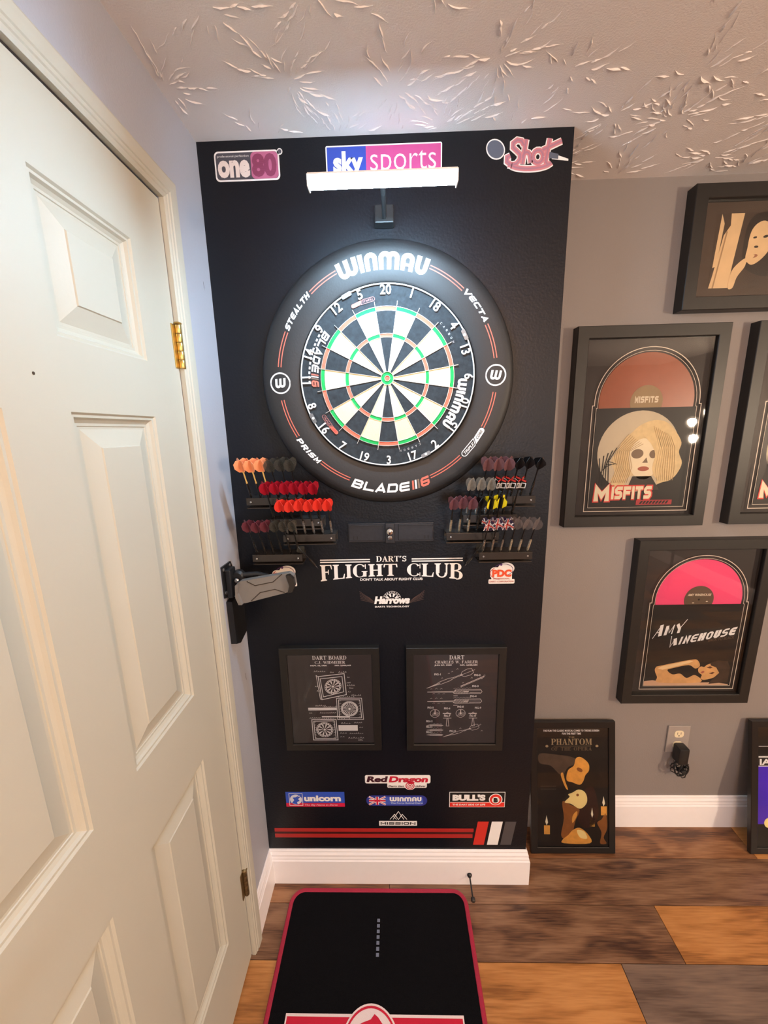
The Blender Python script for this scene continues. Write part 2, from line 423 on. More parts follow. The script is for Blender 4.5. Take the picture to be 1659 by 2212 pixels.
# ------------------------------------------------------------------ setting
def struct(o, name=None): o['kind'] = 'structure'; return o
XR, YB = 3.6, -3.4
struct(B().box((-.12, YB, -.12), (XR + .1, RC + .1, -.012)).mk('floor', M('subfloor', (.12, .08, .06), .8)))
floor = [o for o in C.objects if o.name == 'floor'][0]
struct(B().box((-.12, YB, H), (XR + .1, RC + .1, H + .1)).mk('ceiling', m_ceil))
ceiling = [o for o in C.objects if o.name == 'ceiling'][0]
struct(B().box((0, 0, 0), (W, RC + .1, H)).mk('wall_front', m_black))
struct(B().box((W, RC, 0), (XR, RC + .1, H)).mk('wall_alcove', m_wall))
b = B().box((-.12, -.203, 0), (0, RC + .1, H)).box((-.12, -.95, 2.032), (0, -.203, H)).box((-.12, YB, 0), (0, -.95, H))
struct(b.mk('wall_left', m_wall2))
struct(B().box((XR, YB, 0), (XR + .1, RC, H)).mk('wall_right', m_wall))
struct(B().box((-.12, YB - .1, 0), (.5, YB, H)).box((1.5, YB - .1, 0), (XR + .1, YB, H)).box((.5, YB - .1, 0), (1.5, YB, 1.0)).box((.5, YB - .1, 1.9), (1.5, YB, H)).mk('wall_rear', m_wall))
wf = B()
for x0, x1, z0, z1 in ((.5, .54, 1., 1.9), (1.46, 1.5, 1., 1.9), (.5, 1.5, 1., 1.04), (.5, 1.5, 1.86, 1.9), (.98, 1.02, 1., 1.9)): wf.box((x0, YB - .07, z0), (x1, YB - .02, z1))
win = struct(wf.mk('added_window_1', m_trim))  # unseen window, added to go with the cool fill light
mk('pane', [(.5, YB - .05, 1.), (1.5, YB - .05, 1.), (1.5, YB - .05, 1.9), (.5, YB - .05, 1.9)], [(0, 1, 2, 3)], glass_mat('added_window_glass'), win)
# stomped ceiling texture, ridges of plaster fanning out of each brush mark
b = B()
def ridge(cx, cy, a, r0, ln, wd, hh):
    n = 6; v = []; ang = a; x, y = cx + r0 * math.cos(a), cy + r0 * math.sin(a)
    for i in range(n + 1):
        t = i / n; k = math.sin(PI * min(1, t * 1.1 + .06)) * (.6 + .6 * random.random())
        px_, py_ = -math.sin(ang), math.cos(ang)
        v += [(x + px_ * wd * (.3 + k), y + py_ * wd * (.3 + k), H + .0002), (x, y, H - hh * k - .0002), (x - px_ * wd * (.3 + k), y - py_ * wd * (.3 + k), H + .0002)]
        ang += random.uniform(-.28, .28); x += math.cos(ang) * ln / n; y += math.sin(ang) * ln / n
    f = []
    for i in range(n):
        f += [(3 * i, 3 * i + 1, 3 * i + 4, 3 * i + 3), (3 * i + 1, 3 * i + 2, 3 * i + 5, 3 * i + 4)]
    b.add(v, f)
for i in range(12):
    for j in range(9):
        cx = .02 + i * .205 + random.uniform(-.06, .06) + (j % 2) * .10; cy = .17 - j * .17 + random.uniform(-.05, .05)
        k = random.randint(15, 24); sp0 = random.random() * 6; gap = random.random() * 2 * PI
        for q in range(k):
            a = sp0 + 2 * PI * q / k + random.uniform(-.2, .2)
            if math.cos(a - gap) > .75 and random.random() < .7: continue
            r0 = random.uniform(.012, .045)
            for part in range(random.randint(1, 4)):
                ln = random.uniform(.014, .045); aa = a + random.uniform(-.22, .22)
                sx, sy = cx + math.cos(a) * r0, cy + math.sin(a) * r0
                ex, ey = sx + math.cos(aa) * ln, sy + math.sin(aa) * ln
                if min(sx, ex) > .012 and max(sy, ey) < RC - .01 and not (min(sx, ex) < W + .01 and max(sy, ey) > -.010):
                    ridge(sx, sy, aa, 0, ln, random.uniform(.0007, .0017), random.uniform(.0010, .0030))
                r0 += ln * random.uniform(.6, 1.0)
                if r0 > .125: break
r_ = b.mk('plaster_ridges', m_ceil, ceiling); r_['kind'] = 'stuff'

# floor planks
def wood(name, c1, c2, c3, rough=.34):
    m = bpy.data.materials.new(name); m.use_nodes = True; nt = m.node_tree; bs = nt.nodes['Principled BSDF']; bs.inputs['Roughness'].default_value = rough
    L = nt.links.new; N = nt.nodes.new
    tc = N('ShaderNodeTexCoord'); oi = N('ShaderNodeObjectInfo'); mp = N('ShaderNodeMapping'); mp.inputs['Scale'].default_value = (1.6, 9, 9)
    cm = N('ShaderNodeCombineXYZ'); mul = N('ShaderNodeMath'); mul.operation = 'MULTIPLY'; mul.inputs[1].default_value = 57
    L(oi.outputs['Random'], mul.inputs[0]); L(mul.outputs[0], cm.inputs[0]); L(mul.outputs[0], cm.inputs[1]); L(cm.outputs[0], mp.inputs['Location'])
    L(tc.outputs['Object'], mp.inputs['Vector'])
    n1 = N('ShaderNodeTexNoise'); n1.inputs['Scale'].default_value = 1.3; n1.inputs['Detail'].default_value = 3; n1.inputs['Distortion'].default_value = .6
    L(mp.outputs[0], n1.inputs['Vector'])
    m2 = N('ShaderNodeMath'); m2.operation = 'MULTIPLY'; m2.inputs[1].default_value = 26; L(n1.outputs['Fac'], m2.inputs[0])
    sn = N('ShaderNodeMath'); sn.operation = 'SINE'; L(m2.outputs[0], sn.inputs[0])
    mp2 = N('ShaderNodeMapping'); mp2.inputs['Scale'].default_value = (14, 240, 200); L(tc.outputs['Object'], mp2.inputs['Vector'])
    n2 = N('ShaderNodeTexNoise'); n2.inputs['Scale'].default_value = 1; n2.inputs['Detail'].default_value = 3; L(mp2.outputs[0], n2.inputs['Vector'])
    n3 = N('ShaderNodeTexNoise'); n3.inputs['Scale'].default_value = 2.2; n3.inputs['Detail'].default_value = 2; L(mp.outputs[0], n3.inputs['Vector'])
    mr = N('ShaderNodeMapRange'); mr.inputs[1].default_value = -1; mr.inputs[2].default_value = 1; mr.inputs[3].default_value = .35; mr.inputs[4].default_value = .65; L(sn.outputs[0], mr.inputs[0])
    ad = N('ShaderNodeMath'); ad.operation = 'ADD'; L(mr.outputs[0], ad.inputs[0])
    s2 = N('ShaderNodeMath'); s2.operation = 'MULTIPLY_ADD'; s2.inputs[1].default_value = .9; s2.inputs[2].default_value = -.45; L(n2.outputs['Fac'], s2.inputs[0])
    s3 = N('ShaderNodeMath'); s3.operation = 'MULTIPLY_ADD'; s3.inputs[1].default_value = 1.3; s3.inputs[2].default_value = -.65; L(n3.outputs['Fac'], s3.inputs[0])
    a2 = N('ShaderNodeMath'); a2.operation = 'ADD'; L(s2.outputs[0], a2.inputs[0]); L(s3.outputs[0], a2.inputs[1]); L(a2.outputs[0], ad.inputs[1])
    cr_ = N('ShaderNodeValToRGB'); e = cr_.color_ramp.elements; e[0].position = .15; e[0].color = (*c1, 1); e[1].position = .85; e[1].color = (*c3, 1)
    q = cr_.color_ramp.elements.new(.5); q.color = (*c2, 1)
    L(ad.outputs[0], cr_.inputs[0]); L(cr_.outputs[0], bs.inputs['Base Color'])
    bp = N('ShaderNodeBump'); bp.inputs['Strength'].default_value = .25; bp.inputs['Distance'].default_value = .001; L(n2.outputs['Fac'], bp.inputs['Height']); L(bp.outputs[0], bs.inputs['Normal'])
    return m
w_dark = wood('walnut_plank', (.055, .025, .016), (.17, .085, .045), (.27, .15, .085))
w_tan = wood('golden_oak_plank', (.24, .095, .025), (.42, .18, .052), (.54, .255, .085))
w_grey = wood('grey_brown_plank', (.085, .055, .042), (.16, .11, .085), (.22, .15, .11))
w_mid = wood('chestnut_plank', (.075, .03, .015), (.22, .095, .04), (.34, .17, .08))
PWD = .145
rows = []
y = -.07 + PWD * 2
known = {  # row index counted from the one that starts at y=-.07+.145: (joints, materials)
    0: ([.55], [w_dark, w_mid]), 1: ([1.02 - 1.2 + .6, 1.9], [w_mid, w_dark, w_mid]), 2: ([1.30], [w_dark, w_tan]), 3: ([-.6, 1.11], [w_tan, w_tan, w_grey]),
    4: ([.35, 1.55], [w_grey, w_tan, w_dark])}
for ri in range(25):
    ytop = -.07 + PWD * 2 - PWD * ri
    yb_ = ytop - PWD
    if yb_ < YB: yb_ = YB
    if ytop <= YB: break
    k = known.get(ri)
    if k: js = list(k[0]); ms = list(k[1])
    else: js = [random.uniform(.1, 1.2)]; ms = []
    while js[-1] + 1.22 < XR: js.append(js[-1] + 1.22)
    edges = [-.05] + [j for j in js if j > -.04] + [XR]
    ms = ms[len([j for j in js if j <= -.04]):]
    for i in range(len(edges) - 1):
        m = ms[i] if i < len(ms) else random.choice([w_dark, w_tan, w_grey, w_mid])
        x0, x1 = edges[i] + .0008, edges[i + 1] - .0008
        y1_ = min(ytop - .0008, RC + .02)
        o = B().box((x0, yb_ + .0008, -.012), (x1, y1_, 0), .0009).mk('plank', m, floor)
        # put each plank's own origin at its middle
        c = Vector(((x0 + x1) / 2, (yb_ + y1_) / 2, 0)) - floor.location
        o.data.transform(Matrix.Translation(-c)); o.location = c

# baseboards
PROF = [(0, 0), (.013, 0), (.013, .098), (.0105, .103), (.0105, .108), (.0085, .114), (.0085, .121), (.005, .129), (.005, .134), (.0025, HB), (0, HB)]
def baseboard(name, p0, p1, nrm, e0=0, e1=0):
    """profile run from p0 to p1; e0,e1 extend each end by that multiple of the thickness (mitre)"""
    p0, p1, nrm = Vector(p0), Vector(p1), Vector(nrm); d = (p1 - p0).normalized(); v = []; n = len(PROF)
    for p, e, s_ in ((p0, e0, -1), (p1, e1, 1)):
        for t, z in PROF: v.append(p + nrm * t + d * (s_ * e * t) + Vector((0, 0, z)))
    f = [(i, (i + 1) % n, n + (i + 1) % n, n + i) for i in range(n)] + [tuple(range(n))[::-1], tuple(range(n, 2 * n))]
    return struct(mk(name, v, f, m_trim))
baseboard('baseboard_front', (0, 0, 0), (W, 0, 0), (0, -1, 0), -1, 1)
baseboard('baseboard_return', (W, 0, 0), (W, RC, 0), (1, 0, 0), 1, -1)
baseboard('baseboard_alcove', (W, RC, 0), (XR, RC, 0), (0, -1, 0), -1, -1)
baseboard('baseboard_left', (0, -.158, 0), (0, 0, 0), (1, 0, 0), 0, -1)
baseboard('baseboard_right', (XR, RC, 0), (XR, YB, 0), (-1, 0, 0), -1, 0)

# ------------------------------------------------------------------ door and casing
DZ = 2.026
door = B()
YH, YK = -.2065, -.930      # hinge edge, knob edge
cols = [(-.518, -.318), (-.818, -.618)]
rws = [(1.703, 1.908), (.992, 1.602), (.245, .822)]
def bb(y0, y1, z0, z1): door.box((-.035, y0, z0), (0, y1, z1))
bb(YH, -.318, .010, DZ); bb(-.518, -.618, .010, DZ); bb(-.818, YK, .010, DZ)
for c0, c1 in cols:
    bb(c0, c1, .010, .245); bb(c0, c1, .822, .992); bb(c0, c1, 1.602, 1.703); bb(c0, c1, 1.908, DZ)
d1 = struct(door.mk('door_1', m_door))
for c0, c1 in cols:
    for z0, z1 in rws:
        v = []; f = []
        lv = [(0, 0), (.003, -.0035), (.007, -.0035), (.010, -.008), (.015, -.011), (.019, -.011), (.020, -.0125), (.024, -.0125), (.052, -.0045), (.0535, -.0025), (.056, -.0025)]
        for ins, dx in lv: v += [(dx, c0 + ins, z0 + ins), (dx, c1 - ins, z0 + ins), (dx, c1 - ins, z1 - ins), (dx, c0 + ins, z1 - ins)]
        for i in range(len(lv) - 1):
            for k in range(4): f.append((4 * i + k, 4 * i + (k + 1) % 4, 4 * i + 4 + (k + 1) % 4, 4 * i + 4 + k))
        n = len(v); f.append((n - 4, n - 3, n - 2, n - 1))
        v += [(-.03, c0, z0), (-.03, c1, z0), (-.03, c1, z1), (-.03, c0, z1)]
        for k in range(4): f.append((k, (k + 1) % 4, n + (k + 1) % 4, n + k))
        f.append((n + 3, n + 2, n + 1, n))
        mk('door_panel', v, f, m_door, d1)
def hinge(zc, mat):
    hs = []
    b = B(); b.box((.0, YH - .014, zc - .044), (.0022, YH + .001, zc + .044), .0004)
    h = b.mk('hinge', mat, d1)
    b = B()
    for k in range(5):
        b.lathe([(.0062, 0), (.0066, .0008), (.0066, .0162), (.0062, .017)], (.0065, YH + .0035, zc - .044 + k * .0177), n=12)
    b.lathe([(.003, 0), (.0075, .001), (.0082, .003), (.006, .005), (.002, .006)], (.0065, YH + .0035, zc + .0445), n=12)
    b.mk('hinge_knuckle', mat, h, smooth=True)
    return h
hinge(1.750, m_brass); hinge(.283, m_oldbrass)
B().lathe([(.03, 0), (.03, .004), (.012, .008), (.011, .03), (.026, .042), (.028, .055), (.018, .064)], (0, -.868, .95), (1, 0, 0), 24).mk('door_knob', m_brass, d1, smooth=True)
flat('nail_hole', ell(0, 0, .0022, n=10), M('dark_hole', (.05, .035, .02), .9), lambda u, v, l: (l + .0003, at(72, 806, 0, 0).y + u, at(72, 806, 0, 0).z + v), 0, d1)
# casing: moulded profile swept up, over and down
def casing(name, path_in, out, prof):
    """path_in: (y,z) corners of the inner edge, out: outward offset signs for each corner"""
    v = []; n = len(prof)
    for (y, z), (oy, oz) in zip(path_in, out):
        for wd, th in prof: v.append((th, y + oy * wd, z + oz * wd))
    f = []
    for i in range(len(path_in) - 1):
        for k in range(n): f.append((i * n + k, i * n + (k + 1) % n, (i + 1) * n + (k + 1) % n, (i + 1) * n + k))
    f.append(tuple(range(n))[::-1]); f.append(tuple(range((len(path_in) - 1) * n, len(path_in) * n)))
    return mk(name, v, f, m_door)
CP = [(0, 0), (0, .010), (.004, .012), (.008, .0125), (.010, .0145), (.016, .0145), (.018, .0165), (.030, .0175), (.040, .0175), (.044, .0155), (.0455, .010), (.0455, 0)]
struct(casing('trim_1', [(-.2045, 0), (-.2045, 2.030), (-.9335, 2.030), (-.9335, 0)], [(1, 0), (1, 1), (-1, 1), (-1, 0)], CP))
# door stop inside the gap
struct(B().box((-.10, -.2045, 0), (-.036, -.2035, 2.03)).box((-.10, -.93, 2.0295), (-.036, -.2035, 2.032)).mk('trim_2', m_door))
# two small scuffs and the smudge on the left wall
sc_ = M('scuff', (.07, .065, .06), .8)
wl = [o for o in C.objects if o.name == 'wall_left'][0]
for px_, py_, ln, w_ in ((440, 618, .010, .0012), (531, 1462, .014, .0014)):
    p = at(px_, py_, 0, 0)
    mk('scuff', [(.0004, p.y - w_, p.z + ln), (.0004, p.y, p.z + ln), (.0004, p.y + w_, p.z - ln * .2), (.0004, p.y + w_ * 2, p.z - ln), (.0004, p.y - w_ * .5, p.z - ln * .3)], [(0, 1, 2, 3, 4)], sc_, wl)

# ------------------------------------------------------------------ light bar above the board
lt = thing('light_bar', (BX, -.0, 2.03), 'glowing white LED light bar held out above the dartboard', 'light')
yb = -.27
p0 = at(668, 389, 1, yb); p1 = at(985, 387, 1, yb)
m_led = M('led_diffuser', (1, 1, 1), .5, emit=LED_STRENGTH, ecol=LED_COL)
zc = (p0.z + p1.z) / 2
prof = [(.0115 * math.cos(R(a)), .009 * math.sin(R(a)) - .002) for a in range(180, 361, 20)] + [(.0115, .0060), (-.0115, .0060)]
v = [(x, yb + a, zc + b_) for x in (p0.x, p1.x) for a, b_ in prof]; n = len(prof)
mk('diffuser', v, [(i, (i + 1) % n, n + (i + 1) % n, n + i) for i in range(n)] + [tuple(range(n))[::-1], tuple(range(n, 2 * n))], m_led, lt)
B().box((p0.x - .001, yb - .0145, zc + .0062), (p1.x + .001, yb + .0138, zc + .0078), .0006).box((p0.x - .001, yb - .0145, zc + .0046), (p1.x + .001, yb - .0130, zc + .0062)).box((p0.x - .001, yb + .0125, zc + .0036), (p1.x + .001, yb + .0138, zc + .0062)).box((p0.x - .0030, yb - .0110, zc - .012), (p0.x - .0006, yb + .0110, zc + .0088), .0008).box((p1.x + .0006, yb - .0110, zc - .012), (p1.x + .0030, yb + .0110, zc + .0088), .0008).mk('housing', M('light_housing', (.85, .85, .86), .4), lt)
q0, q1 = pw(809, 452), pw(851, 494)
B().box((q0[0], -.030, q1[1]), (q1[0], 0, q0[1] - .004), .003).mk('wall_mount', m_blackpl, lt)
B().tube([(BX, -.028, 2.064), (BX, -.16, 2.045), (BX, yb + .004, zc + .008)], .0050, 8).mk('arm', m_blackpl, lt)

# ------------------------------------------------------------------ dartboard
bd = thing('dartboard', (BX, 0, BZ), 'black and cream dartboard with green and red scoring rings and white numbers', 'dartboard')
YS = -.036
def disc(r_, y0, y1, n=96, r1=None):
    return B().lathe([(r_, 0), (r_, abs(y1 - y0) - .002), ((r1 or r_) - .002, abs(y1 - y0))], (BX, y0, BZ), (0, -1, 0), n)
disc(.2255, -.004, YS + .002).mk('board_body', m_blk, bd, smooth=True)
S0 = YS
bm0 = boardmap(0.)
def seg(name, r0, r1, a, mat, n=4):
    b = B()
    P = [(r0 * math.sin(R(a - 9 + 18 * i / n)), r0 * math.cos(R(a - 9 + 18 * i / n))) for i in range(n + 1)] + [(r1 * math.sin(R(a + 9 - 18 * i / n)), r1 * math.cos(R(a + 9 - 18 * i / n))) for i in range(n + 1)]
    b.prism(P, boardmap(YS + .002), 0, .0022)
    return b.mk(name, mat, bd)
proto = {}
for i in range(20):
    dk = i % 2 == 0
    for nm, r0, r1, ma, mb in (('inner_single', .0165, .0985, m_blk, m_cream), ('triple', .0985, .1075, m_red, m_green), ('outer_single', .1075, .1605, m_blk, m_cream), ('double', .1605, .1705, m_red, m_green)):
        seg(nm + '_segment', r0, r1, 18 * i, ma if dk else mb)
m_spider = M('spider_blade', (.66, .64, .60), .35, metal=.6, var=.1)
for i in range(20):
    a = R(9 + 18 * i); b = B(); s_, c = math.sin(a), math.cos(a); w_ = .00055
    P = [(.0165 * s_ - w_ * c, .0165 * c + w_ * s_), (.183 * s_ - w_ * c, .183 * c + w_ * s_), (.183 * s_ + w_ * c, .183 * c - w_ * s_), (.0165 * s_ + w_ * c, .0165 * c - w_ * s_)]
    b.prism(P, boardmap(YS), 0, .0022); b.mk('radial_wire', m_spider, bd)
for r_ in (.0985, .1075, .1605, .1705):
    flat('ring_wire', sector(r_ - .0005, r_ + .0005, 0, 360, 80), m_spider, boardmap(YS), 0, bd, th=.0016)
flat('outer_bull', sector(.0065, .0160, 0, 360, 32), m_green, boardmap(YS), 0, bd, th=.0005)
flat('bull_wire', sector(.0155, .0167, 0, 360, 40), m_spider, boardmap(YS), 0, bd, th=.0026)
flat('bullseye', ell(0, 0, .0066, n=24), m_red, boardmap(YS), 0, bd, th=.0008)
flat('bullseye_wire', sector(.0063, .0072, 0, 360, 28), m_spider, boardmap(YS), 0, bd, th=.0026)
# number ring
b = B(); gaps = (-26.2, 63.2, 153.1, -116.0)
for k in range(4): flat('number_ring_arc', sector(.2195, .2222, (-26.2, 63.2, 153.1, 244.0)[k] + 3.2, (63.2, 153.1, 244.0, 333.8)[k] - 3.2, 26), m_wire, boardmap(YS), 0, bd, th=.003)
nums = [20, 1, 18, 4, 13, 6, 10, 15, 2, 17, 3, 19, 7, 16, 8, 11, 14, 9, 12, 5]
for i, nn in enumerate(nums):
    a = 18 * i; out = not (90 < a < 270)
    p = btext(str(nn), .018); x0, y0, x1, y1 = bounds(p); hh = .0225
    sx = hh * .92
    p = xf(p, -(x0 + x1) / 2 * sx, -(y0 + y1) / 2 * hh, sx, hh)
    t = R(a if out else a + 180); rr = .2075
    cx, cz = rr * math.sin(R(a)), rr * math.cos(R(a))
    p = [[(cx + u * math.cos(t) + v * math.sin(t), cz - u * math.sin(t) + v * math.cos(t)) for u, v in q] for q in p]
    flat('number', p, m_wire, boardmap(YS), .0004, bd, th=.002)
for a in gaps:
    b = B(); t = R(a); c = Vector((BX + .2185 * math.sin(t), YS, BZ + .2185 * math.cos(t)))
    f3 = (lambda c, t: lambda u, v, l: (c.x + u * math.cos(t) + v * math.sin(t), c.y - l, c.z - u * math.sin(t) + v * math.cos(t)))(c, t)
    for p in rrect(-.013, -.005, .013, .005, .003): b.prism(p, f3, 0, .004)
    cl = b.mk('ring_clip', M('grey_clip', (.20, .21, .22), .4, metal=.5), bd)
    flat('clip_rivet', ell(0, -.001, .0034, n=14), m_wire, f3, .004, cl, th=.001)
# print on the board
def onboard(name, polys, mat, r_, a, out, h, width=None, y=YS + .0018, par=None, lift=.0012, shear=0, vc=True):
    x0, y0, x1, y1 = bounds(polys); s = h / (y1 - y0); sx = s if width is None else width / (x1 - x0)
    p = [[((u - (x0 + x1) / 2) * sx, (v - (y0 + y1) / 2) * s) for u, v in q] for q in polys]
    return flat(name, p, mat, arcmap(r_, a, out, y), lift, par or bd)
Lb = R(-52.3 + 94.5) * .187
onb = ttext('BLADE', .24, 1.15, .16, .18)
a, b_, c, d = bounds(onb)
def blade(parent, r_, a0, a1, h, out, y, lift, white, red, grey):
    """the word then three slanted bars and the six, spread from a0 to a1 (degrees) along radius r_"""
    tot = abs(R(a1 - a0)) * r_; mid = (a0 + a1) / 2
    wp = ttext('BLADE', .24, 1.15, .16, .16); x0, y0, x1, y1 = bounds(wp); Lw = x1 - x0
    bars = []; x = x1 + .14
    for k in range(3): bars.append(xf([[(x, 0), (x + .2, 0), (x + .36, 1), (x + .16, 1)]], 0, 0, 1)); x += .32
    six = xf(ttext('6', .24, 1.0, 0, .16), x + .02, 0, 1); X1 = bounds(six)[2]
    s = tot / (X1 - x0)
    f3 = arcmap(r_, mid, out, y)
    P = lambda p: [[((u - (x0 + X1) / 2) * s, (v - .5) * h) for u, v in q] for q in p]
    flat('lettering', P(wp), white, f3, lift, parent)
    flat('red_bar', P(bars[0]), red, f3, lift, parent); flat('white_bar', P(bars[1]), white, f3, lift, parent); flat('grey_bar', P(bars[2]), grey, f3, lift, parent)
    flat('red_six', P(six), red, f3, lift, parent)
m_bronze = M('bronze_print', (.22, .15, .11), .5)
m_salm = M('salmon_print', (.72, .16, .11), .5)
blade(bd, .186, -52.8, -95.5, .0185, False, YS, .0004, m_white, m_salm, m_bronze)
onboard('small_lettering', ttext('SISAL DARTBOARD'.replace('A', 'A') if False else 'CHAMPIONS'.replace('H','H').replace('C','C') if False else 'PERFORMANCE'.replace('F','E') if False else 'IIIIIIIIIIII', .5, 1, .4), m_white, .2005, -73, False, .0045, .135)
onboard('lettering', rtext('WINMAU', .27), m_white, .1925, 110.5, True, .0235, .128)
def carbon(a):
    o = []
    for i, ch in enumerate('CARBON'):
        g, w_ = tglyph(ch, .16, .9); t = R(a + (i - 2.5) * 3.3); 
        f3 = arcmap(.187, a + (i - 2.5) * 3.3, True, YS + .0018)
        o.append((g, f3))
    b = B()
    for g, f3 in o:
        for p in g: b.add([f3((u - .45) * .0045, (v - .5) * .0050, .0014) for u, v in p], [tuple(range(len(p)))])
    b.mk('lettering', M('silver_print', (.55, .56, .58), .5), bd)
carbon(55.3); carbon(162.)
def pill(parent, r_, a, out, L, h, y, lift, m1, m2, mt):
    """rounded pill split by a slanted gap, TRIPLE left, CORE right"""
    f3 = arcmap(r_, a, out, y); h2 = h / 2
    left = [(-.02 * L, -h2), (.06 * L, h2)] ; n = 6
    lp = [(-L / 2 + h2 + h2 * math.cos(R(90 + 180 * i / n)), h2 * math.sin(R(90 + 180 * i / n))) for i in range(n + 1)]
    lp = lp + [(.04 * L, -h2), (-.06 * L, h2)] if False else lp + [(-.03 * L, -h2), (.09 * L, h2)]
    rp = [(L / 2 - h2 + h2 * math.cos(R(-90 + 180 * i / n)), h2 * math.sin(R(-90 + 180 * i / n))) for i in range(n + 1)]
    rp = [(.01 * L, -h2)] + rp + [(.13 * L, h2)]
    flat('pill_outline', stroke(lp, h * .13, True), m1, f3, lift, parent)
    flat('pill_fill', [rp], m2, f3, lift, parent)
    t = btext('TRIPLE', .02, .3); flat('lettering', fit(t, -L / 2 + h * .45, -h * .24, -.02 * L + .01 * L, h * .24), m1, f3, lift, parent)
    t = btext('CORE', .02, .3); flat('lettering', fit(t, .14 * L, -h * .24, L / 2 - h * .4, h * .24), mt, f3, lift + .0004, parent)
pill(bd, .190, -17.5, False, .061, .0095, YS, .0004, M('dull_red_print', (.45, .17, .16), .5), m_salm, m_white)
pill(bd, .191, -126.5, False, .061, .0095, YS, .0004, M('dull_red_print', 0), m_salm, m_redp)

# surround ring
sr_ = thing('dartboard_surround', (BX, 0, BZ), 'round black foam ring around the dartboard with white lettering and red arcs', 'dartboard surround')
n = 128; prof = [(.2262, 0), (.2262, -.024), (.2275, -.0275), (.232, -.0295), (.300, -.0295), (.312, -.028), (.321, -.024), (.3265, -.017), (.3275, -.008), (.3275, 0)]
v = []; f = []
for k in range(n):
    t = 2 * PI * k / n
    for r_, y in prof: v.append((BX + r_ * math.sin(t), y - .001, BZ + r_ * math.cos(t)))
m = len(prof)
for k in range(n):
    k2 = (k + 1) % n
    for i in range(m): f.append((k * m + i, k * m + (i + 1) % m, k2 * m + (i + 1) % m, k2 * m + i))
mk('foam_ring', v, f, m_foam, sr_, smooth=True)
YR = -.0308
# measured angles and radii refer to the front face of the ring
f0 = boardmap(YR)
for a0, a1 in ((-25.6, -42), (-64.9, -82.8), (-99.8, -120.5), (-139.2, -157.5), (156.5, 136.6), (117.2, 98.2), (81.0, 63.8), (43.0, 23.0)):
    for rr in (.2752, .2822):
        flat('red_arc', sector(rr - .0012, rr + .0012, min(a0, a1), max(a0, a1), 14), m_salm, f0, .0002, sr_)
def onring(name, polys, mat, r_, a, out, h, width, lift=.0003):
    x0, y0, x1, y1 = bounds(polys)
    p = [[((u - (x0 + x1) / 2) * width / (x1 - x0), (v - (y0 + y1) / 2) * h / (y1 - y0)) for u, v in q] for q in polys]
    return flat(name, p, mat, arcmap(r_, a, out, YR), lift, sr_)
onring('lettering', rtext('WINMAU', .27), m_white, .2740, -1.4, True, .0400, .2255)
onring('lettering', ttext('STEALTH', .26, .85, .16, .25), m_white, .281, -53.4, True, .0165, .1045)
onring('lettering', ttext('VECTA', .26, .95, .16, .25), m_white, .281, 53.2, True, .0170, .0900)
onring('lettering', ttext('PRISM', .27, .92, .18, .25), m_white, .281, -130.0, False, .0165, .0860)
pill(sr_, .281, 126.5, False, .088, .0150, YR, .0003, m_white, m_white, m_foam)
blade(sr_, .285, -159.3, -202.8, .0245, False, YR, .0003, m_white, m_salm, m_bronze)
for a, tw in ((-91.0, -8), (89.6, 8)):
    cx, cz = .2775 * math.sin(R(a)), .2775 * math.cos(R(a))
    P = []
    for k in range(3): P += xf(ring(0, 0, .0258, .0012, 36, ry=.0235), cx, cz, 1, rot=k * 60)
    P += ring(cx, cz, .0262, .0011, 36)
    bg = flat('badge', P, m_white, f0, .0002, sr_)
    g = rtext('W', .26); g = fit(g, -.0135, -.0115, .0135, .0115); g = xf(g, cx, cz, 1, shear=.12, rot=-tw * .6)
    flat('badge_letter', g, m_white, f0, .0004, bg)

# ------------------------------------------------------------------ stickers on the black wall
def sticker(name, x, z, label, cat='sticker', group=None): return thing(name, (x, 0, z), label, cat, group)
wm = wallmap(0.)
def fl(name, polys, mat, k, par, **kw): return flat(name, polys, mat, wm, .0004 + .0003 * k, par, **kw)
# one80
s = sticker('logo_sticker', .12, 2.168, 'rounded silver and pink sticker reading one80 at the top left of the black wall')
fl('backing', rrect(.040, 2.165, .197, 2.228, .010), m_white, 0, s)
fl('border_dot', ell(.199, 2.2235, .0068), m_white, 0, s)
fl('dark_field', rrect(.0435, 2.1685, .1935, 2.2245, .008), M('grey_field', (.07, .07, .09), .5), 1, s)
fl('pink_numeral_field', rrect(.128, 2.1685, .1935, 2.2245, .010), M('pink_field', (.50, .14, .27), .5), 2, s)
fl('lettering', fit(btext('one', .05), .047, 2.172, .125, 2.209), M('cream_letter', (.80, .70, .66), .5), 3, s)
fl('lettering', fit(btext('80', .05), .130, 2.172, .190, 2.221), M('dark_pink', (.26, .05, .12), .5), 3, s)
fl('small_lettering', fit(btext('professional perfection'), .048, 2.2135, .124, 2.2195), m_white, 3, s)
fl('dot', ell(.199, 2.2235, .0045), M('grey_field', 0), 1, s)
# sky sports
s = sticker('logo_sticker', .448, 2.15, 'blue and pink rectangular sticker reading sky sports above the light bar')
x0, x1, z0, z1 = .309, .586, 2.150, 2.2305
fl('backing', rrect(x0, z0, x1, z1, .004), m_white, 0, s)
fl('blue_field', rect(x0 + .003, z0 + .003, .405, z1 - .003), M('blue_field', (.03, .07, .42), .5), 1, s)
fl('pink_field', rect(.405, z0 + .003, x1 - .003, z1 - .003), M('magenta_field', (.55, .07, .26), .5), 1, s)
fl('lettering', fit(btext('sky', .045), .326, 2.160, .398, 2.2185), m_white, 2, s)
fl('lettering', fit(btext('sports', -.008), .415, 2.160, .572, 2.215), M('pale_letter', (.80, .72, .74), .5), 2, s)
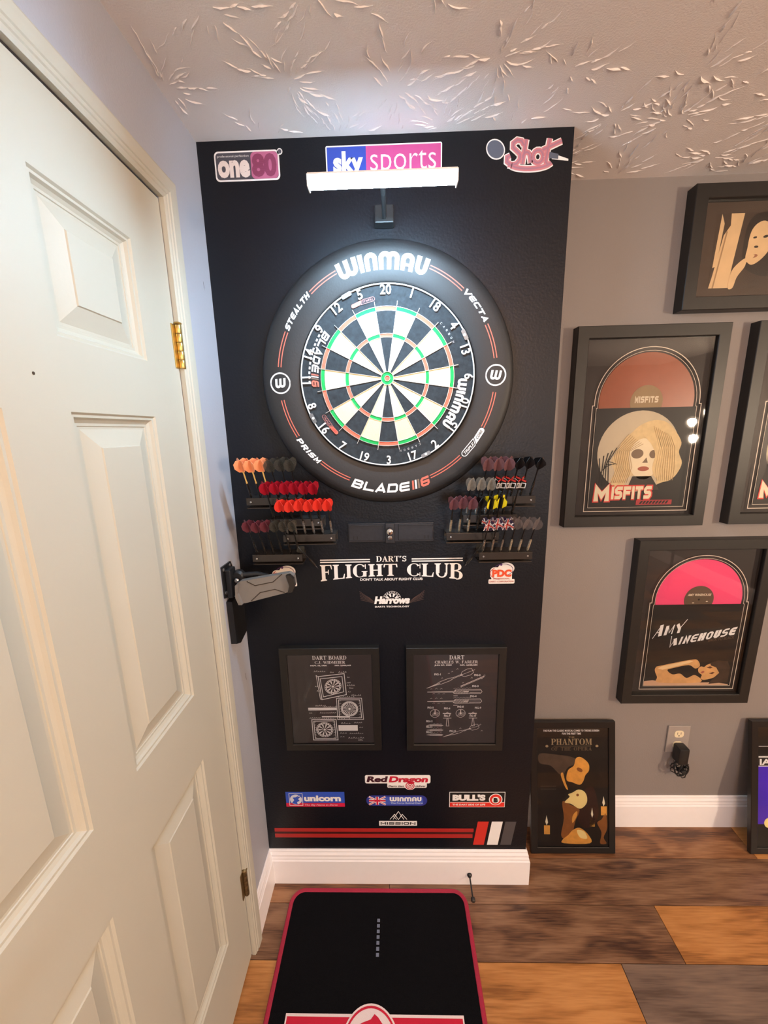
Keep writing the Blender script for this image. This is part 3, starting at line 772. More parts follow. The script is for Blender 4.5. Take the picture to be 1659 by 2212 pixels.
# shot: script lettering over a dart outline
s = sticker('logo_sticker', .785, 2.165, 'pink script sticker reading Shot with a dart outline at the top right of the wall')
m_mauve = M('mauve_letter', (.42, .20, .28), .5); m_pk = M('rose_letter', (.60, .22, .26), .5)
fl('flight_outline', ell(.712, 2.2105, .0235, .0200, rot=-35), m_white, 0, s)
fl('flight_field', ell(.712, 2.2105, .0208, .0172, rot=-35), M('slate_field', (.10, .12, .17), .5), 1, s)
SH = [ [(.778, 2.216), (.772, 2.225), (.762, 2.227), (.753, 2.221), (.753, 2.212), (.762, 2.205), (.770, 2.198), (.770, 2.188), (.762, 2.179), (.750, 2.177), (.740, 2.184), (.740, 2.193), (.747, 2.196)],
       [(.783, 2.228), (.776, 2.178)], arcp(.785, 2.190, .009, .012, 180, 0, 6) + [(.796, 2.180)],
       arcp(.812, 2.192, .012, .013, 0, 360, 14), [(.838, 2.228), (.831, 2.185)] + arcp(.838, 2.182, .007, .006, 180, 330, 6), [(.822, 2.205), (.866, 2.222)],
       [(.742, 2.178)] + arcp(.795, 2.180, .048, .012, 195, 345, 10) ]
fl('outline', [p for q in SH for p in stroke(q, .0155)], m_white, 0, s)
fl('barrel_outline', [[(.845, 2.198), (.884, 2.1855), (.884, 2.1815), (.845, 2.186)]], m_white, 1, s)
fl('barrel', [[(.838, 2.201), (.860, 2.196), (.860, 2.186), (.838, 2.188)]], M('slate_field', 0), 2, s)
fl('lettering', [p for q in SH for p in stroke(q, .0105)], m_pk, 3, s)
fl('lettering_shade', [p for q in SH for p in stroke(q, .0040)], m_mauve, 4, s)
# pdc x2
def pdc(cx, cz, lab):
    s = sticker('logo_sticker', cx, cz - .03, lab)
    fl('backing', rrect(cx - .034, cz - .018, cx + .030, cz + .018, .012) + ell(cx + .012, cz + .014, .024, .018) + rrect(cx - .038, cz - .033, cx + .038, cz - .019, .003) + rect(cx - .03, cz - .022, cx + .03, cz - .01), m_white, 0, s)
    fl('swoosh', stroke(arcp(cx + .004, cz + .010, .028, .018, 150, -70, 14), .0016), M('purple_line', (.10, .03, .16), .5), 1, s)
    fl('swoosh', stroke(arcp(cx + .0, cz + .0, .034, .020, 130, 260, 14), .0016), M('red_line', (.5, .03, .05), .5), 1, s)
    fl('dot', ell(cx - .003, cz + .026, .0035), M('purple_line', 0), 2, s)
    fl('lettering', fit(btext('PDC', .06), cx - .028, cz - .012, cx + .028, cz + .011), M('orange_red_letter', (.82, .09, .02), .5), 3, s)
    fl('small_lettering', fit(btext('PROFESSIONAL', .02), cx - .024, cz - .0195, cx + .024, cz - .0150) + fit(btext('DARTS CORPORATION', .02), cx - .035, cz - .0285, cx + .035, cz - .0235), M('brick_letter', (.45, .08, .06), .5), 3, s)
pdc(.770, 1.151, 'white PDC sticker to the right of the FLIGHT CLUB lettering')
pdc(.128, 1.151, 'white PDC sticker half hidden behind the grey phone clamp')
# flight club
s = sticker('wall_lettering', .447, 1.13, "large white decal reading DART'S FLIGHT CLUB under the centre bracket", 'wall decal')
for xa, xb in ((.2385, .385), (.507, .6555)):
    fl('double_rule', rect(xa, 1.1965, xb, 1.2000) + rect(xa, 1.1895, xb, 1.1930), m_white, 0, s)
fl('lettering', fit(stext("DART'S"), .4035, 1.1910, .4915, 1.2080), m_white, 0, s)
p = fit(stext('FLIGHT CLUB', .045), 0, 0, 1, 1)
def arch(u, v):
    k = (2 * u - 1) ** 2; lo_ = 1.1455 - .0155 * k; hi = 1.1845
    return (.2375 + u * .4185, lo_ + (hi - lo_) * v)
# subdivide in u is not needed, glyph polygons are small
fl('lettering', warp(p, arch), m_white, 0, s)
fl('lettering', fit(btext("DON'T TALK ABOUT FLIGHT CLUB", .035), .3545, 1.1325, .539, 1.1405), m_white, 0, s)
# harrows
s = sticker('wall_lettering', .447, 1.045, 'white winged decal reading Harrows below the large lettering', 'wall decal')
hx_, hz_ = .4475, 1.071
m_faint = M('faint_bronze_line', (.16, .10, .085), .5)
P = sector(.0270, .0278, -75, 75, 20, hx_, hz_) 
for k in range(7):
    a0 = -70 + k * 20
    if k % 2 == 0: P += sector(.010, .0195, a0, a0 + 20, 4, hx_, hz_)
P += sector(.0205, .0215, -75, 75, 20, hx_, hz_)
for k in range(9): P += ctext(str((5, 20, 1, 18, 4, 13, 6, 10, 12)[k]), 0, 0, 0) if False else xf(rect(-.0012, .0225, .0012, .0255), hx_, hz_, 1, rot=64 - 16 * k)
fl('half_board', P, m_white, 0, s)
W_ = []
for sgn in (-1, 1):
    for k in range(6):
        W_ += stroke([(hx_ + sgn * (.045 + .004 * k), hz_ - .012 + .0035 * k), (hx_ + sgn * (.075 + .002 * k), hz_ - .004 + .0045 * k), (hx_ + sgn * (.094 + .0005 * k), hz_ + .001 + .0055 * k)], .0007)
fl('wings', W_, m_faint, 0, s)
fl('lettering_shadow', fit(btext('Harrows', .085, .2), hx_ - .0555, hz_ - .0150, hx_ + .0555, hz_ + .0130), m_pblk, 1, s)
fl('lettering', fit(btext('Harrows', .06, .2), hx_ - .0535, hz_ - .0130, hx_ + .0535, hz_ + .0115), m_white, 2, s)
fl('small_lettering', fit(btext('DARTS TECHNOLOGY', .05, 0, 1.15), hx_ - .0515, hz_ - .0245, hx_ + .0515, hz_ - .0190), m_white, 1, s)
# red dragon
s = sticker('logo_sticker', .455, .388, 'white contour sticker reading RedDragon, topmost of the lower logos')
fl('backing', rrect(.346, .413, .564, .446, .006) + rrect(.42, .395, .552, .420, .005) + ell(.496, .406, .0195), m_white, 0, s)
fl('lettering', fit(btext('Red', .05, .15), .351, .418, .423, .4415), M('plum_letter', (.05, .005, .015), .5), 1, s)
fl('lettering', fit(btext('Dragon', .05, .15), .425, .410, .556, .4415), M('crimson_letter', (.55, .01, .04), .5), 1, s)
fl('target', ring(.496, .404, .0135, .0030) + ring(.496, .404, .0075, .0022) + ell(.496, .404, .0032), M('crimson_letter', 0), 2, s)
fl('small_lettering', fit(btext('Darts that', .02, .2), .424, .3985, .476, .4065) + fit(btext('deliver', .02, .2), .514, .3985, .549, .4065), M('plum_letter', 0), 2, s)
# unicorn
s = sticker('logo_sticker', .175, .317, 'blue and red sticker reading unicorn at the lower left')
m_blue = M('royal_blue_field', (.03, .09, .55), .5); m_crim = M('crimson_field', (.62, .01, .06), .5)
fl('blue_field', rect(.0745, .318, .2745, .3785), m_blue, 0, s)
fl('red_field', rect(.0745, .318, .2745, .3335), m_crim, 1, s)
fl('emblem_frame', stroke([(.0865, .3235), (.1315, .3235), (.1315, .3725), (.0865, .3725)], .0016, True), m_white, 2, s)
fl('emblem', ell(.109, .348, .0205), M('pale_emblem', (.70, .72, .82), .5), 2, s)
fl('emblem_head', [[(.094, .333), (.103, .346), (.098, .356), (.112, .358), (.128, .362), (.116, .350), (.122, .343), (.112, .338), (.114, .328)]] + stroke([(.108, .356), (.122, .366)], .002), m_blue, 3, s)
fl('lettering', fit(stext('UNICORN'), 0, 0, 1, 1) if False else fit(btext('unicorn', .05), .137, .3405, .262, .3655), m_white, 3, s)
fl('small_lettering', fit(btext('The Big Name in Darts', .015, .25), .138, .3210, .250, .3300), M('pink_letter', (.85, .55, .6), .5), 3, s)
# winmau strip
s = sticker('logo_sticker', .45, .322, 'blue oval-ended sticker with a small British flag reading WINMAU, between two box logos')
m_navy = M('navy_field', (.03, .04, .30), .5)
fl('blue_field', rrect(.348, .322, .553, .3645, .0205, 8), m_navy, 0, s)
fl('light_field', rrect(.40, .327, .54, .3595, .012), M('mid_blue_field', (.06, .11, .55), .5), 1, s)
def union(cx, cz, hw, hh, wh, rd, blu=None):
    o = []
    a = stroke([(cx - hw, cz - hh), (cx + hw, cz + hh)], hh * .42) + stroke([(cx - hw, cz + hh), (cx + hw, cz - hh)], hh * .42)
    a += rect(cx - hh * .33, cz - hh, cx + hh * .33, cz + hh) + rect(cx - hw, cz - hh * .33, cx + hw, cz + hh * .33)
    c = rect(cx - hh * .19, cz - hh, cx + hh * .19, cz + hh) + rect(cx - hw, cz - hh * .19, cx + hw, cz + hh * .19)
    dg = stroke([(cx - hw, cz - hh), (cx, cz)], hh * .14) + stroke([(cx, cz), (cx + hw, cz + hh)], hh * .14) + stroke([(cx - hw, cz + hh), (cx, cz)], hh * .14) + stroke([(cx, cz), (cx + hw, cz - hh)], hh * .14)
    return a, c + dg
wa, ra = union(.385, .3435, .028, .0165, 0, 0)
fl('flag_white', wa, m_white, 2, s); fl('flag_red', ra, m_crim, 3, s)
fl('lettering', fit(rtext('WINMAU', .27), .427, .341, .534, .3585), m_white, 3, s)
fl('small_lettering', fit(btext('The Force Behind Darts', .02), .430, .3310, .538, .3375), M('pale_blue_letter', (.6, .7, .9), .5), 3, s)
# bull's
s = sticker('logo_sticker', .72, .317, "black and red boxed sticker reading BULL'S at the lower right")
fl('backing', rect(.6275, .3165, .8135, .3785), m_white, 0, s)
fl('black_field', rect(.6295, .3185, .8115, .3765), m_pblk, 1, s)
fl('red_field', rect(.6295, .3185, .8115, .3370), M('scarlet_field', (.75, .03, .02), .5), 2, s)
fl('white_rule', rect(.6295, .3370, .8115, .3385), m_white, 3, s)
fl('lettering', fit(btext("BULL'S", .07), .638, .344, .748, .3695), m_white, 3, s)
fl('small_lettering', fit(btext('THE DART SIDE OF LIFE', .035), .638, .3245, .748, .3315), m_white, 3, s)
fl('emblem', ell(.782, .3495, .0225, .0235), m_white, 4, s)
fl('emblem_ring', ell(.782, .3495, .0195, .0205), M('scarlet_field', 0), 5, s)
fl('emblem_disc', ell(.782, .3475, .0125, .0135), m_white, 6, s)
fl('emblem_letter', fit(btext('B', .08), .775, .3385, .7895, .3565), m_pblk, 7, s)
# mission
s = sticker('logo_sticker', .452, .237, 'white MISSION sticker with a mountain line above it, lowest of the logos')
fl('backing', rect(.389, .2385, .5185, .2590), m_white, 0, s)
fl('lettering', fit(ttext('MISSION', .24, 1.3, .2), .394, .2425, .5135, .2550), m_pblk, 1, s)
P = stroke([(.4265, .2655), (.4425, .2870), (.4510, .2730)], .0020) + stroke([(.4845, .2655), (.4685, .2870), (.4600, .2730)], .0020) + stroke([(.437, .2655), (.4555, .2990), (.474, .2655)], .0020) + stroke([(.449, .2655), (.437, .2800)], .0016) + stroke([(.4465, .2790), (.4555, .2655), (.4645, .2790)], .0018)
fl('mountain_line', P, m_white, 1, s)
# stripes
s = sticker('stripe_decal', .44, .158, 'double red stripe decal ending in red, white and grey slanted bars at the panel foot', 'wall decal')
fl('red_stripe', rect(.0255, .2125, .712, .2275), M('stripe_red', (.42, .02, .018), .5), 0, s)
fl('red_stripe', rect(.0255, .1875, .709, .2035), M('stripe_red', 0), 0, s)
fl('dark_red_stripe', rect(.0255, .2035, .710, .2125), M('stripe_dark', (.06, .004, .004), .5), 0, s)
for nm, mt, x in (('red_bar', M('bar_red', (.62, .03, .02), .5), .7155), ('white_bar', m_white, .763), ('grey_bar', M('bar_grey', (.075, .070, .075), .5), .8085)):
    fl(nm, [[(x - .004, .1585), (x + .0330, .1585), (x + .0470, .2570), (x + .010, .2570)]], mt, 1, s)

# ------------------------------------------------------------------ darts and racks
def sfl(shape, w=.019, L=.040):
    if shape == 'standard': return [(0, 0), (w * .55, L * .12), (w, L * .45), (w, L * .80), (w * .55, L), (0, L * .93)]
    if shape == 'kite': return [(0, 0), (w * .5, L * .25), (w, L * .6), (w * .85, L * .78), (0, L)]
    return [(0, 0)] + [(w * math.sin(R(a)), L * .5 - L * .5 * math.cos(R(a))) for a in (35, 65, 90, 115, 145)] + [(0, L * .96)]
def make_dart(shape, m_fl, m_sh, m_ba, w=.019, band=None):
    root = bpy.data.objects.new('dart', None); C.objects.link(root); root.empty_display_size = .02
    B().lathe([(.0004, -.022), (.0011, -.015), (.0011, .001)], (0, 0, 0), n=8).mk('point', m_steel, root, False, True)
    pr = [(.0016, 0), (.0028, .003)]
    for k in range(6): pr += [(.0034, .006 + k * .006), (.0034, .0095 + k * .006), (.0029, .0098 + k * .006), (.0029, .0117 + k * .006)]
    pr += [(.0030, .044), (.0022, .048)]
    B().lathe(pr, (0, 0, 0), n=10).mk('barrel', m_ba, root, False, True)
    B().lathe([(.0022, .047), (.0024, .051), (.0019, .053), (.0019, .082), (.0024, .084), (.0024, .087)], (0, 0, 0), n=8).mk('shaft', m_sh, root, False, True)
    b = B(); P = sfl(shape, w)
    for k in range(4):
        a = R(45 + 90 * k); d = Vector((math.cos(a), math.sin(a), 0)); nn = Vector((-d.y, d.x, 0)) * .00025
        v = [d * u + Vector((0, 0, .084 + z)) + nn for u, z in P] + [d * u + Vector((0, 0, .084 + z)) - nn for u, z in P]; n = len(P)
        b.add(v, [tuple(range(n)), tuple(range(2 * n - 1, n - 1, -1))] + [(i, n + i, n + (i + 1) % n, (i + 1) % n) for i in range(n)])
    fo = b.mk('flight', m_fl, root, False)
    if band:
        b = B()
        for k in range(4):
            a = R(45 + 90 * k); d = Vector((math.cos(a), math.sin(a), 0)); nn = Vector((-d.y, d.x, 0)) * .00045
            for s_ in (1, -1):
                for p in band(w): b.add([d * u + Vector((0, 0, .084 + z)) + nn * s_ for u, z in p[0]], [tuple(range(len(p[0])))]) if p[1] == 0 else None
        if b.v: b.mk('flight_print', band_mats[0], fo, False)
        b = B()
        for k in range(4):
            a = R(45 + 90 * k); d = Vector((math.cos(a), math.sin(a), 0)); nn = Vector((-d.y, d.x, 0)) * .0006
            for s_ in (1, -1):
                for p in band(w): b.add([d * u + Vector((0, 0, .084 + z)) + nn * s_ for u, z in p[0]], [tuple(range(len(p[0])))]) if p[1] == 1 else None
        if b.v: b.mk('flight_print', band_mats[1], fo, False)
    return root
def copy_tree(o, parent=None):
    c = o.copy(); C.objects.link(c); c.parent = parent
    for ch in [x for x in list(o.children)]: copy_tree(ch, c)
    return c
m_or = M('orange_flight', (.92, .36, .17), .4, var=.03); m_ys = M('yellow_shaft', (.90, .62, .20), .4)
m_smoke = M('smoke_flight', (.07, .07, .06), .25, alpha=.55, var=.1)
m_redt = M('ruby_flight', (.40, .012, .03), .25, alpha=.85, var=.2)
m_redf = M('red_flight', (.78, .045, .03), .4, var=.1)
m_maroon = M('maroon_flight', (.13, .03, .045), .35, var=.2)
m_purp = M('dusty_purple_flight', (.17, .08, .09), .4, var=.3, scale=150)
m_blkf = M('black_flight', (.008, .008, .009), .3)
m_silvf = M('clear_silver_flight', (.34, .33, .30), .3, alpha=.6, var=.5, scale=200)
m_yel = M('yellow_flight', (.90, .80, .02), .45)
m_clear = M('clear_flight', (.30, .24, .22), .12, alpha=.22)
m_plum = M('plum_flight', (.20, .085, .11), .35, alpha=.8, var=.3, scale=150)
m_shb = M('black_shaft', (.012, .012, .012), .3); m_dkba = M('dark_barrel', (.06, .055, .05), .35, metal=.8, var=.2); m_tung = M('tungsten_barrel', (.42, .40, .37), .3, metal=.9, var=.2)
m_goldba = M('pale_barrel', (.62, .58, .46), .3, metal=.8)
def uj(w):
    L = .040; o = []
    for p in stroke([(0, L * .1), (w * .8, L * .85)], .0035) + stroke([(0, L * .9), (w * .95, L * .3)], .0035) + rect(0, L * .02, .0045, L * .95) + rect(0, L * .42, w * .98, L * .62): o.append((p, 0))
    for p in rect(0, L * .02, .0025, L * .95) + rect(0, L * .47, w * .98, L * .57): o.append((p, 1))
    return o
def yel(w):
    L = .040; return [([(w * .45, L * .10), (w, L * .45), (w, L * .80), (w * .55, L * .98), (w * .45, L * .97)], 0)]
def cube(w):
    L = .040; o = []
    for p in stroke([(w * .25, L * .25), (w * .85, L * .38), (w * .85, L * .72), (w * .25, L * .62)], .0022, True) + stroke([(w * .25, L * .62), (w * .1, L * .52), (w * .1, L * .2), (w * .25, L * .25)], .0016): o.append((p, 0))
    for p in rect(w * .1, L * .80, w * .8, L * .93): o.append((p, 1))
    return o
TH = R(30)
def rack(x0, dx, ybase, n, specs, lab, key, first_off=12):
    """six-hole rack: image position of the first and the spacing give its real place on the wall"""
    yy = -.040
    P0 = at(x0, ybase, 1, yy); P1 = at(x0 + dx * (n - 1), ybase, 1, yy)
    z = (P0.z + P1.z) / 2; xa, xb = P0.x - .011, P1.x + .011
    rk = thing('dart_rack', ((xa + xb) / 2, 0, z - .022), lab, 'dart rack', 'dart racks on the black wall')
    b = B().box((xa, -.049, z - .0025), (xb, 0, z), .0006).box((xa, -.051, z - .020), (xb, -.0485, z + .0003), .0006).box((xa, -.0485, z - .030), (xb, 0, z - .027), .0006).box((xa, -.004, z - .028), (xb, 0, z - .002), .0004)
    b.mk('rail', M('dark_acrylic_rack', (.035, .030, .027), .22, var=.1), rk)
    for xs in (xa + .012, xb - .012):
        B().lathe([(.0026, 0), (.0026, .0008), (.0016, .0016)], (xs, -.051, z - .011), (0, -1, 0), 12).mk('screw', m_steel, rk, smooth=True)
    protos = {}
    names = ['leftmost', 'second', 'third', 'fourth', 'fifth', 'rightmost']
    cnt = {}
    for i, (kind, ldesc) in enumerate(specs):
        x = P0.x + (P1.x - P0.x) * i / (n - 1)
        if kind not in DP: DP[kind] = make_dart(*DK[kind]); d = DP[kind]
        else: d = copy_tree(DP[kind])
        d.location = (x, yy + .001, z + .0005); d.rotation_euler = (TH + random.uniform(-.02, .02), random.uniform(-.008, .008), 0)
        tag(d, '%s dart in the %s, %s' % (names[i], key, ldesc), 'dart', 'darts in the %s' % key)
band_mats = [m_white, m_redp]
DP = {}
DK = {'orange': ('standard', m_or, m_ys, m_dkba), 'smoke': ('standard', m_smoke, m_shb, m_dkba), 'ruby': ('standard', m_redt, m_shb, m_dkba, .017),
      'red': ('round', m_redf, m_shb, m_tung, .018), 'maroon': ('standard', m_maroon, m_shb, m_dkba, .016), 'murky': ('standard', m_smoke, m_shb, m_dkba, .014),
      'purple': ('standard', m_purp, m_shb, m_dkba), 'black': ('kite', m_blkf, m_shb, m_dkba, .017), 'silver': ('round', m_silvf, m_shb, m_tung, .016),
      'plum': ('standard', m_plum, m_shb, m_goldba, .017), 'clear': ('standard', m_clear, m_shb, m_goldba, .017)}
def rackset():
    rack(543, 20, 1074, 6, [('orange', 'orange flight and yellow shaft')] * 3 + [('smoke', 'smoky clear flight')] * 3, 'dark dart rack, topmost on the left of the dartboard', 'top left rack')
    rack(592, 19.5, 1120, 6, [('ruby', 'ruby red flight')] * 6, 'dark dart rack, second down on the left', 'second left rack')
    rack(622, 19, 1153, 6, [('red', 'round bright red flight and silver barrel')] * 6, 'dark dart rack, third down on the left, beside the centre bracket', 'third left rack')
    rack(556, 18, 1196, 6, [('maroon', 'maroon flight')] * 3 + [('murky', 'murky dark flight')] * 3, 'dark dart rack, lowest on the left of the lettering', 'bottom left rack')
    rack(1040, 21, 1071, 6, [('purple', 'dusty purple flight')] * 3 + [('black', 'black kite flight')] * 3, 'dark dart rack, topmost on the right of the dartboard', 'top right rack')
    rack(1008, 19.5, 1111, 6, [('silver', 'clear silver flight')] * 3 + [('cube', 'black flight printed with white boxes')] * 3, 'dark dart rack, second down on the right, under the box-printed flights', 'second right rack')
    rack(972, 19, 1149, 6, [('plum', 'plum coloured flight')] * 3 + [('black', 'black flight')] + [('yellow', 'black and yellow flight')] * 2, 'dark dart rack, third down on the right, beside the centre bracket', 'third right rack')
    rack(1042, 19.3, 1191, 6, [('union', 'British flag flight')] * 3 + [('clear', 'clear flight')] * 3, 'dark dart rack, lowest on the right of the lettering', 'bottom right rack')
band_mats = [m_white, m_redp]
_mkd = make_dart
def make_dart_b(kind):
    global band_mats
    if kind == 'cube': band_mats = [m_white, m_redp]; return _mkd('standard', m_blkf, m_shb, m_dkba, .018, cube)
    if kind == 'yellow': band_mats = [m_yel, m_yel]; return _mkd('standard', m_blkf, m_shb, m_dkba, .019, yel)
    if kind == 'union': band_mats = [m_white, m_redp]; return _mkd('standard', M('navy_flight', (.03, .02, .06), .4), m_shb, m_tung, .020, uj)
for k_ in ('cube', 'yellow', 'union'):
    DP[k_] = make_dart_b(k_)
_protos = [DP[k_] for k_ in ('cube', 'yellow', 'union')]
rackset()
for p_ in _protos:      # the three patterns only served to be copied
    for ch in list(p_.children_recursive): bpy.data.objects.remove(ch)
    bpy.data.objects.remove(p_)
# two darts stuck in the wall beside the lettering
for tipx, tailx, tail2, lab in (((687, 1228), (634, 1170), 0, 'dark dart stuck in the wall left of the lettering, tail up to the left'), ((1003, 1224), (1051, 1164), 0, 'dark dart stuck in the wall right of the lettering, tail up to the right')):
    tp = at(*tipx, 1, 0); tl = at(*tailx, 1, -.125)
    d_ = (tl - tp); L_ = d_.length
    dd = _mkd('kite', m_smoke, m_shb, m_dkba, .012)
    dd.rotation_euler = d_.to_track_quat('Z', 'Y').to_euler(); dd.location = tp + d_.normalized() * .0215
    tag(dd, lab, 'dart')
    for ch in dd.children:
        if ch.name.startswith('point'): ch.data = ch.data.copy()

# ------------------------------------------------------------------ centre bracket
xa, za = pw(751, 1132, -.015); xb, zb = pw(937, 1170, -.015)
s = thing('metal_bracket', ((xa + xb) / 2, 0, zb), 'long dark metal bracket with a round knob, centred under the dartboard', 'bracket')
B().box((xa, -.012, zb), (xb, 0, za), .0012).mk('back_plate', m_gun, s)
b = B()
for u0, u1 in ((xa + .003, xa + .100), (xb - .100, xb - .003)):
    b.box((u0, -.0155, zb + .006), (u1, -.012, za - .005), .0008).box((u0, -.0185, za - .006), (u1, -.012, za - .003), .0006)
b.mk('raised_panels', m_gun, s)
b = B(); 
for u in (xa + .016, xa + .026, xb - .016, xb - .026): b.box((u - .002, -.0162, zb + .010), (u + .002, -.0154, zb + .020))
b.mk('slots', m_pblk, s)
xm, zm = pw(842, 1146, -.03)
B().box((xm - .013, -.024, zb - .001), (xm + .013, -.012, za + .002), .002).mk('centre_block', m_gun, s)
B().lathe([(.004, 0), (.004, .006), (.008, .008), (.0095, .013), (.0085, .018), (.004, .021)], (xm, -.024, zm - .001), (0, -1, 0), 20).mk('knob', M('chrome', (.7, .7, .72), .15, metal=1.), s, smooth=True)
B().lathe([(.0035, 0), (.0035, .005), (.0065, .007), (.0065, .012), (.003, .015)], (xm, -.024, zm - .020), (0, -1, 0), 16).mk('small_knob', M('chrome', 0), s, smooth=True)

# ------------------------------------------------------------------ phone mount on the left wall
s = thing('phone_mount', (0, -.085, 1.09), 'black phone mount with a grey clamp screwed to the left wall', 'phone mount')
def lw(pts, x): return [(at(px_, py_, 0, x).y, at(px_, py_, 0, x).z) for px_, py_ in pts]
lm = lambda u, v, l: (l, u, v)
b = B(); b.prism(lw([(479, 1226), (498, 1212), (502, 1222), (505, 1285), (497, 1288), (487, 1293)], .004), lm, .0, .004)
b.mk('wall_plate', m_blackpl, s)
for px_, py_ in ((483, 1231), (497, 1220), (489, 1281)):
    p = at(px_, py_, 0, .004); B().lathe([(.0055, 0), (.0055, .001), (.003, .0025)], (.004, p.y, p.z), (1, 0, 0), 14).mk('screw', m_steel, s, smooth=True)
# stand arm hanging down along the wall
b = B(); b.prism(lw([(491, 1301), (499, 1289), (518, 1305), (524, 1362), (511, 1388), (502, 1391)], .004), lm, .001, .017)
b.mk('folded_arm', m_blackpl, s)
p = at(505, 1250, 0, .02)
B().box((.004, p.y - .018, p.z - .05), (.020, p.y + .018, p.z + .030), .003).mk('hinge_block', m_blackpl, s)
c0 = at(517, 1246, 1, -.095)
B().lathe([(.012, 0), (.0175, .006), (.0175, .018), (.012, .024)], (c0.x - .004, -.075, c0.z), (0, -1, 0), 20).mk('ball_joint', m_blackpl, s, smooth=True)
bb_ = at(508, 1257, 1, -.115); B().lathe([(.0065, 0), (.0065, .002), (.0035, .005)], (bb_.x, -.105, bb_.z), (0, -1, 0), 14).mk('joint_bolt', m_steel, s, smooth=True)
B().tube([(c0.x + .01, -.09, c0.z + .004), (c0.x + .045, -.085, c0.z + .004), (c0.x + .08, -.092, c0.z)], [.007, .0075, .006], 10).mk('joint_arm', m_blackpl, s, smooth=True)
m_clamp = M('grey_clamp_plastic', (.20, .185, .17), .42, var=.05)
YC = -.118
K = lambda px_, py_: pw(px_, py_, YC)
q = [K(511, 1262), K(519, 1256), K(600, 1242), K(624, 1238), K(634, 1244), K(638, 1262), K(632, 1276), K(616, 1281), K(530, 1303), K(519, 1303), K(513, 1290)]
b = B(); b.prism(q[::-1], lambda u, v, l: (u, YC + .018 - l, v), 0, .018); cl = b.mk('clamp_body', m_clamp, s)
for pts in ([(533, 1256), (551, 1265), (590, 1257), (609, 1240)], [(543, 1298), (562, 1280), (594, 1273), (615, 1280)]):
    b = B()
    for p in stroke([K(*t) for t in pts], .0022): b.prism(p, lambda u, v, l: (u, YC - l, v), -.001, .0006)
    b.mk('groove', M('dark_groove', (.03, .02, .012), .5), cl)
b = B()
q2 = [K(620, 1240), K(627, 1239), K(636, 1247), K(639, 1262), K(634, 1275), K(624, 1277), K(628, 1262)]
b.prism(q2[::-1], lambda u, v, l: (u, YC - l, v), 0, .014); b.mk('grip_jaw', M('dark_rubber', (.022, .018, .015), .35), s)
q3 = [K(511, 1262), K(518, 1257), K(516, 1280), K(526, 1303), K(519, 1303), K(512, 1288)]
b = B(); b.prism(q3[::-1], lambda u, v, l: (u, YC - l, v), 0, .012); b.mk('grip_jaw', m_clamp, s)

# ------------------------------------------------------------------ framed pictures
def fmap(u, v, l): return (u, -l, v)        # local: right, up, out of the wall
def frame_part(root, w, h, fw, dp, mat=None, rnd=0.):
    prof = [(0, 0), (0, dp - .0015), (.0015, dp), (fw - .0015, dp), (fw, dp - .0015), (fw, .004)]
    v = []
    for ins, l in prof:
        for (u, t) in ((ins, ins), (w - ins, ins), (w - ins, h - ins), (ins, h - ins)): v.append((u, -l, t))
    f = []
    for i in range(len(prof) - 1):
        for k in range(4): f.append((4 * i + k, 4 * i + (k + 1) % 4, 4 * i + 4 + (k + 1) % 4, 4 * i + 4 + k))
    f.append((3, 2, 1, 0))
    return mk('frame', v, f, mat or m_frame, root, False)
def loc(name, polys, mat, lift, root, th=0.): return flat(name, polys, mat, fmap, lift, root, th, world=False)
m_line = M('pale_bevel_line', (.82, .74, .62), .5)
m_arttan = M('pale_art', (.80, .70, .48), .5)
def record_frame(x0, z0, label, vinyl, labmat, art, w=.450, h=.615, rx=.5275):
    root = thing('record_frame', (x0, RC, z0), label, 'picture frame', 'framed records on the grey wall')
    frame_part(root, w, h, .035, .034)
    loc('backing_board', rect(.03, .03, w - .03, h - .03), m_matb, .012, root)
    cx = .2345; rz = .395; r_ = .146
    # record standing out of its sleeve
    loc('record', ell(cx, rz, r_, n=64), vinyl, .0135, root, .0015)
    loc('record_label', ell(cx, rz, .050, n=40), labmat, .0152, root, .0003)
    loc('sleeve', rect(cx - .1525, .063, cx + .1525, .3775), M('sleeve_card', (.010, .009, .009), .5), .0165, root, .002)
    def archline(g, wd, name):
        xl, xr, zb, zs = cx - .1525 - g, cx + .1525 + g, .063 - g, .3775 + g * .6
        ra = r_ + .003 + g * .82
        pts = [(xl, zb), (xl, zs), (cx - ra, zs)] + [(cx - ra * math.cos(R(t)), rz + ra * math.sin(R(t))) for t in range(3, 180, 6)] + [(cx + ra, zs), (xr, zs), (xr, zb)]
        loc(name, stroke(pts, wd, True), m_line, .0187, root)
    archline(.014, .0024, 'outline'); archline(.0015, .0013, 'inner_outline')
    art(root, cx, .063)
    g = mk('glass', [(.034, -.026, .034), (w - .034, -.026, .034), (w - .034, -.026, h - .034), (.034, -.026, h - .034)], [(0, 1, 2, 3)], m_glass, root, False)
    return root
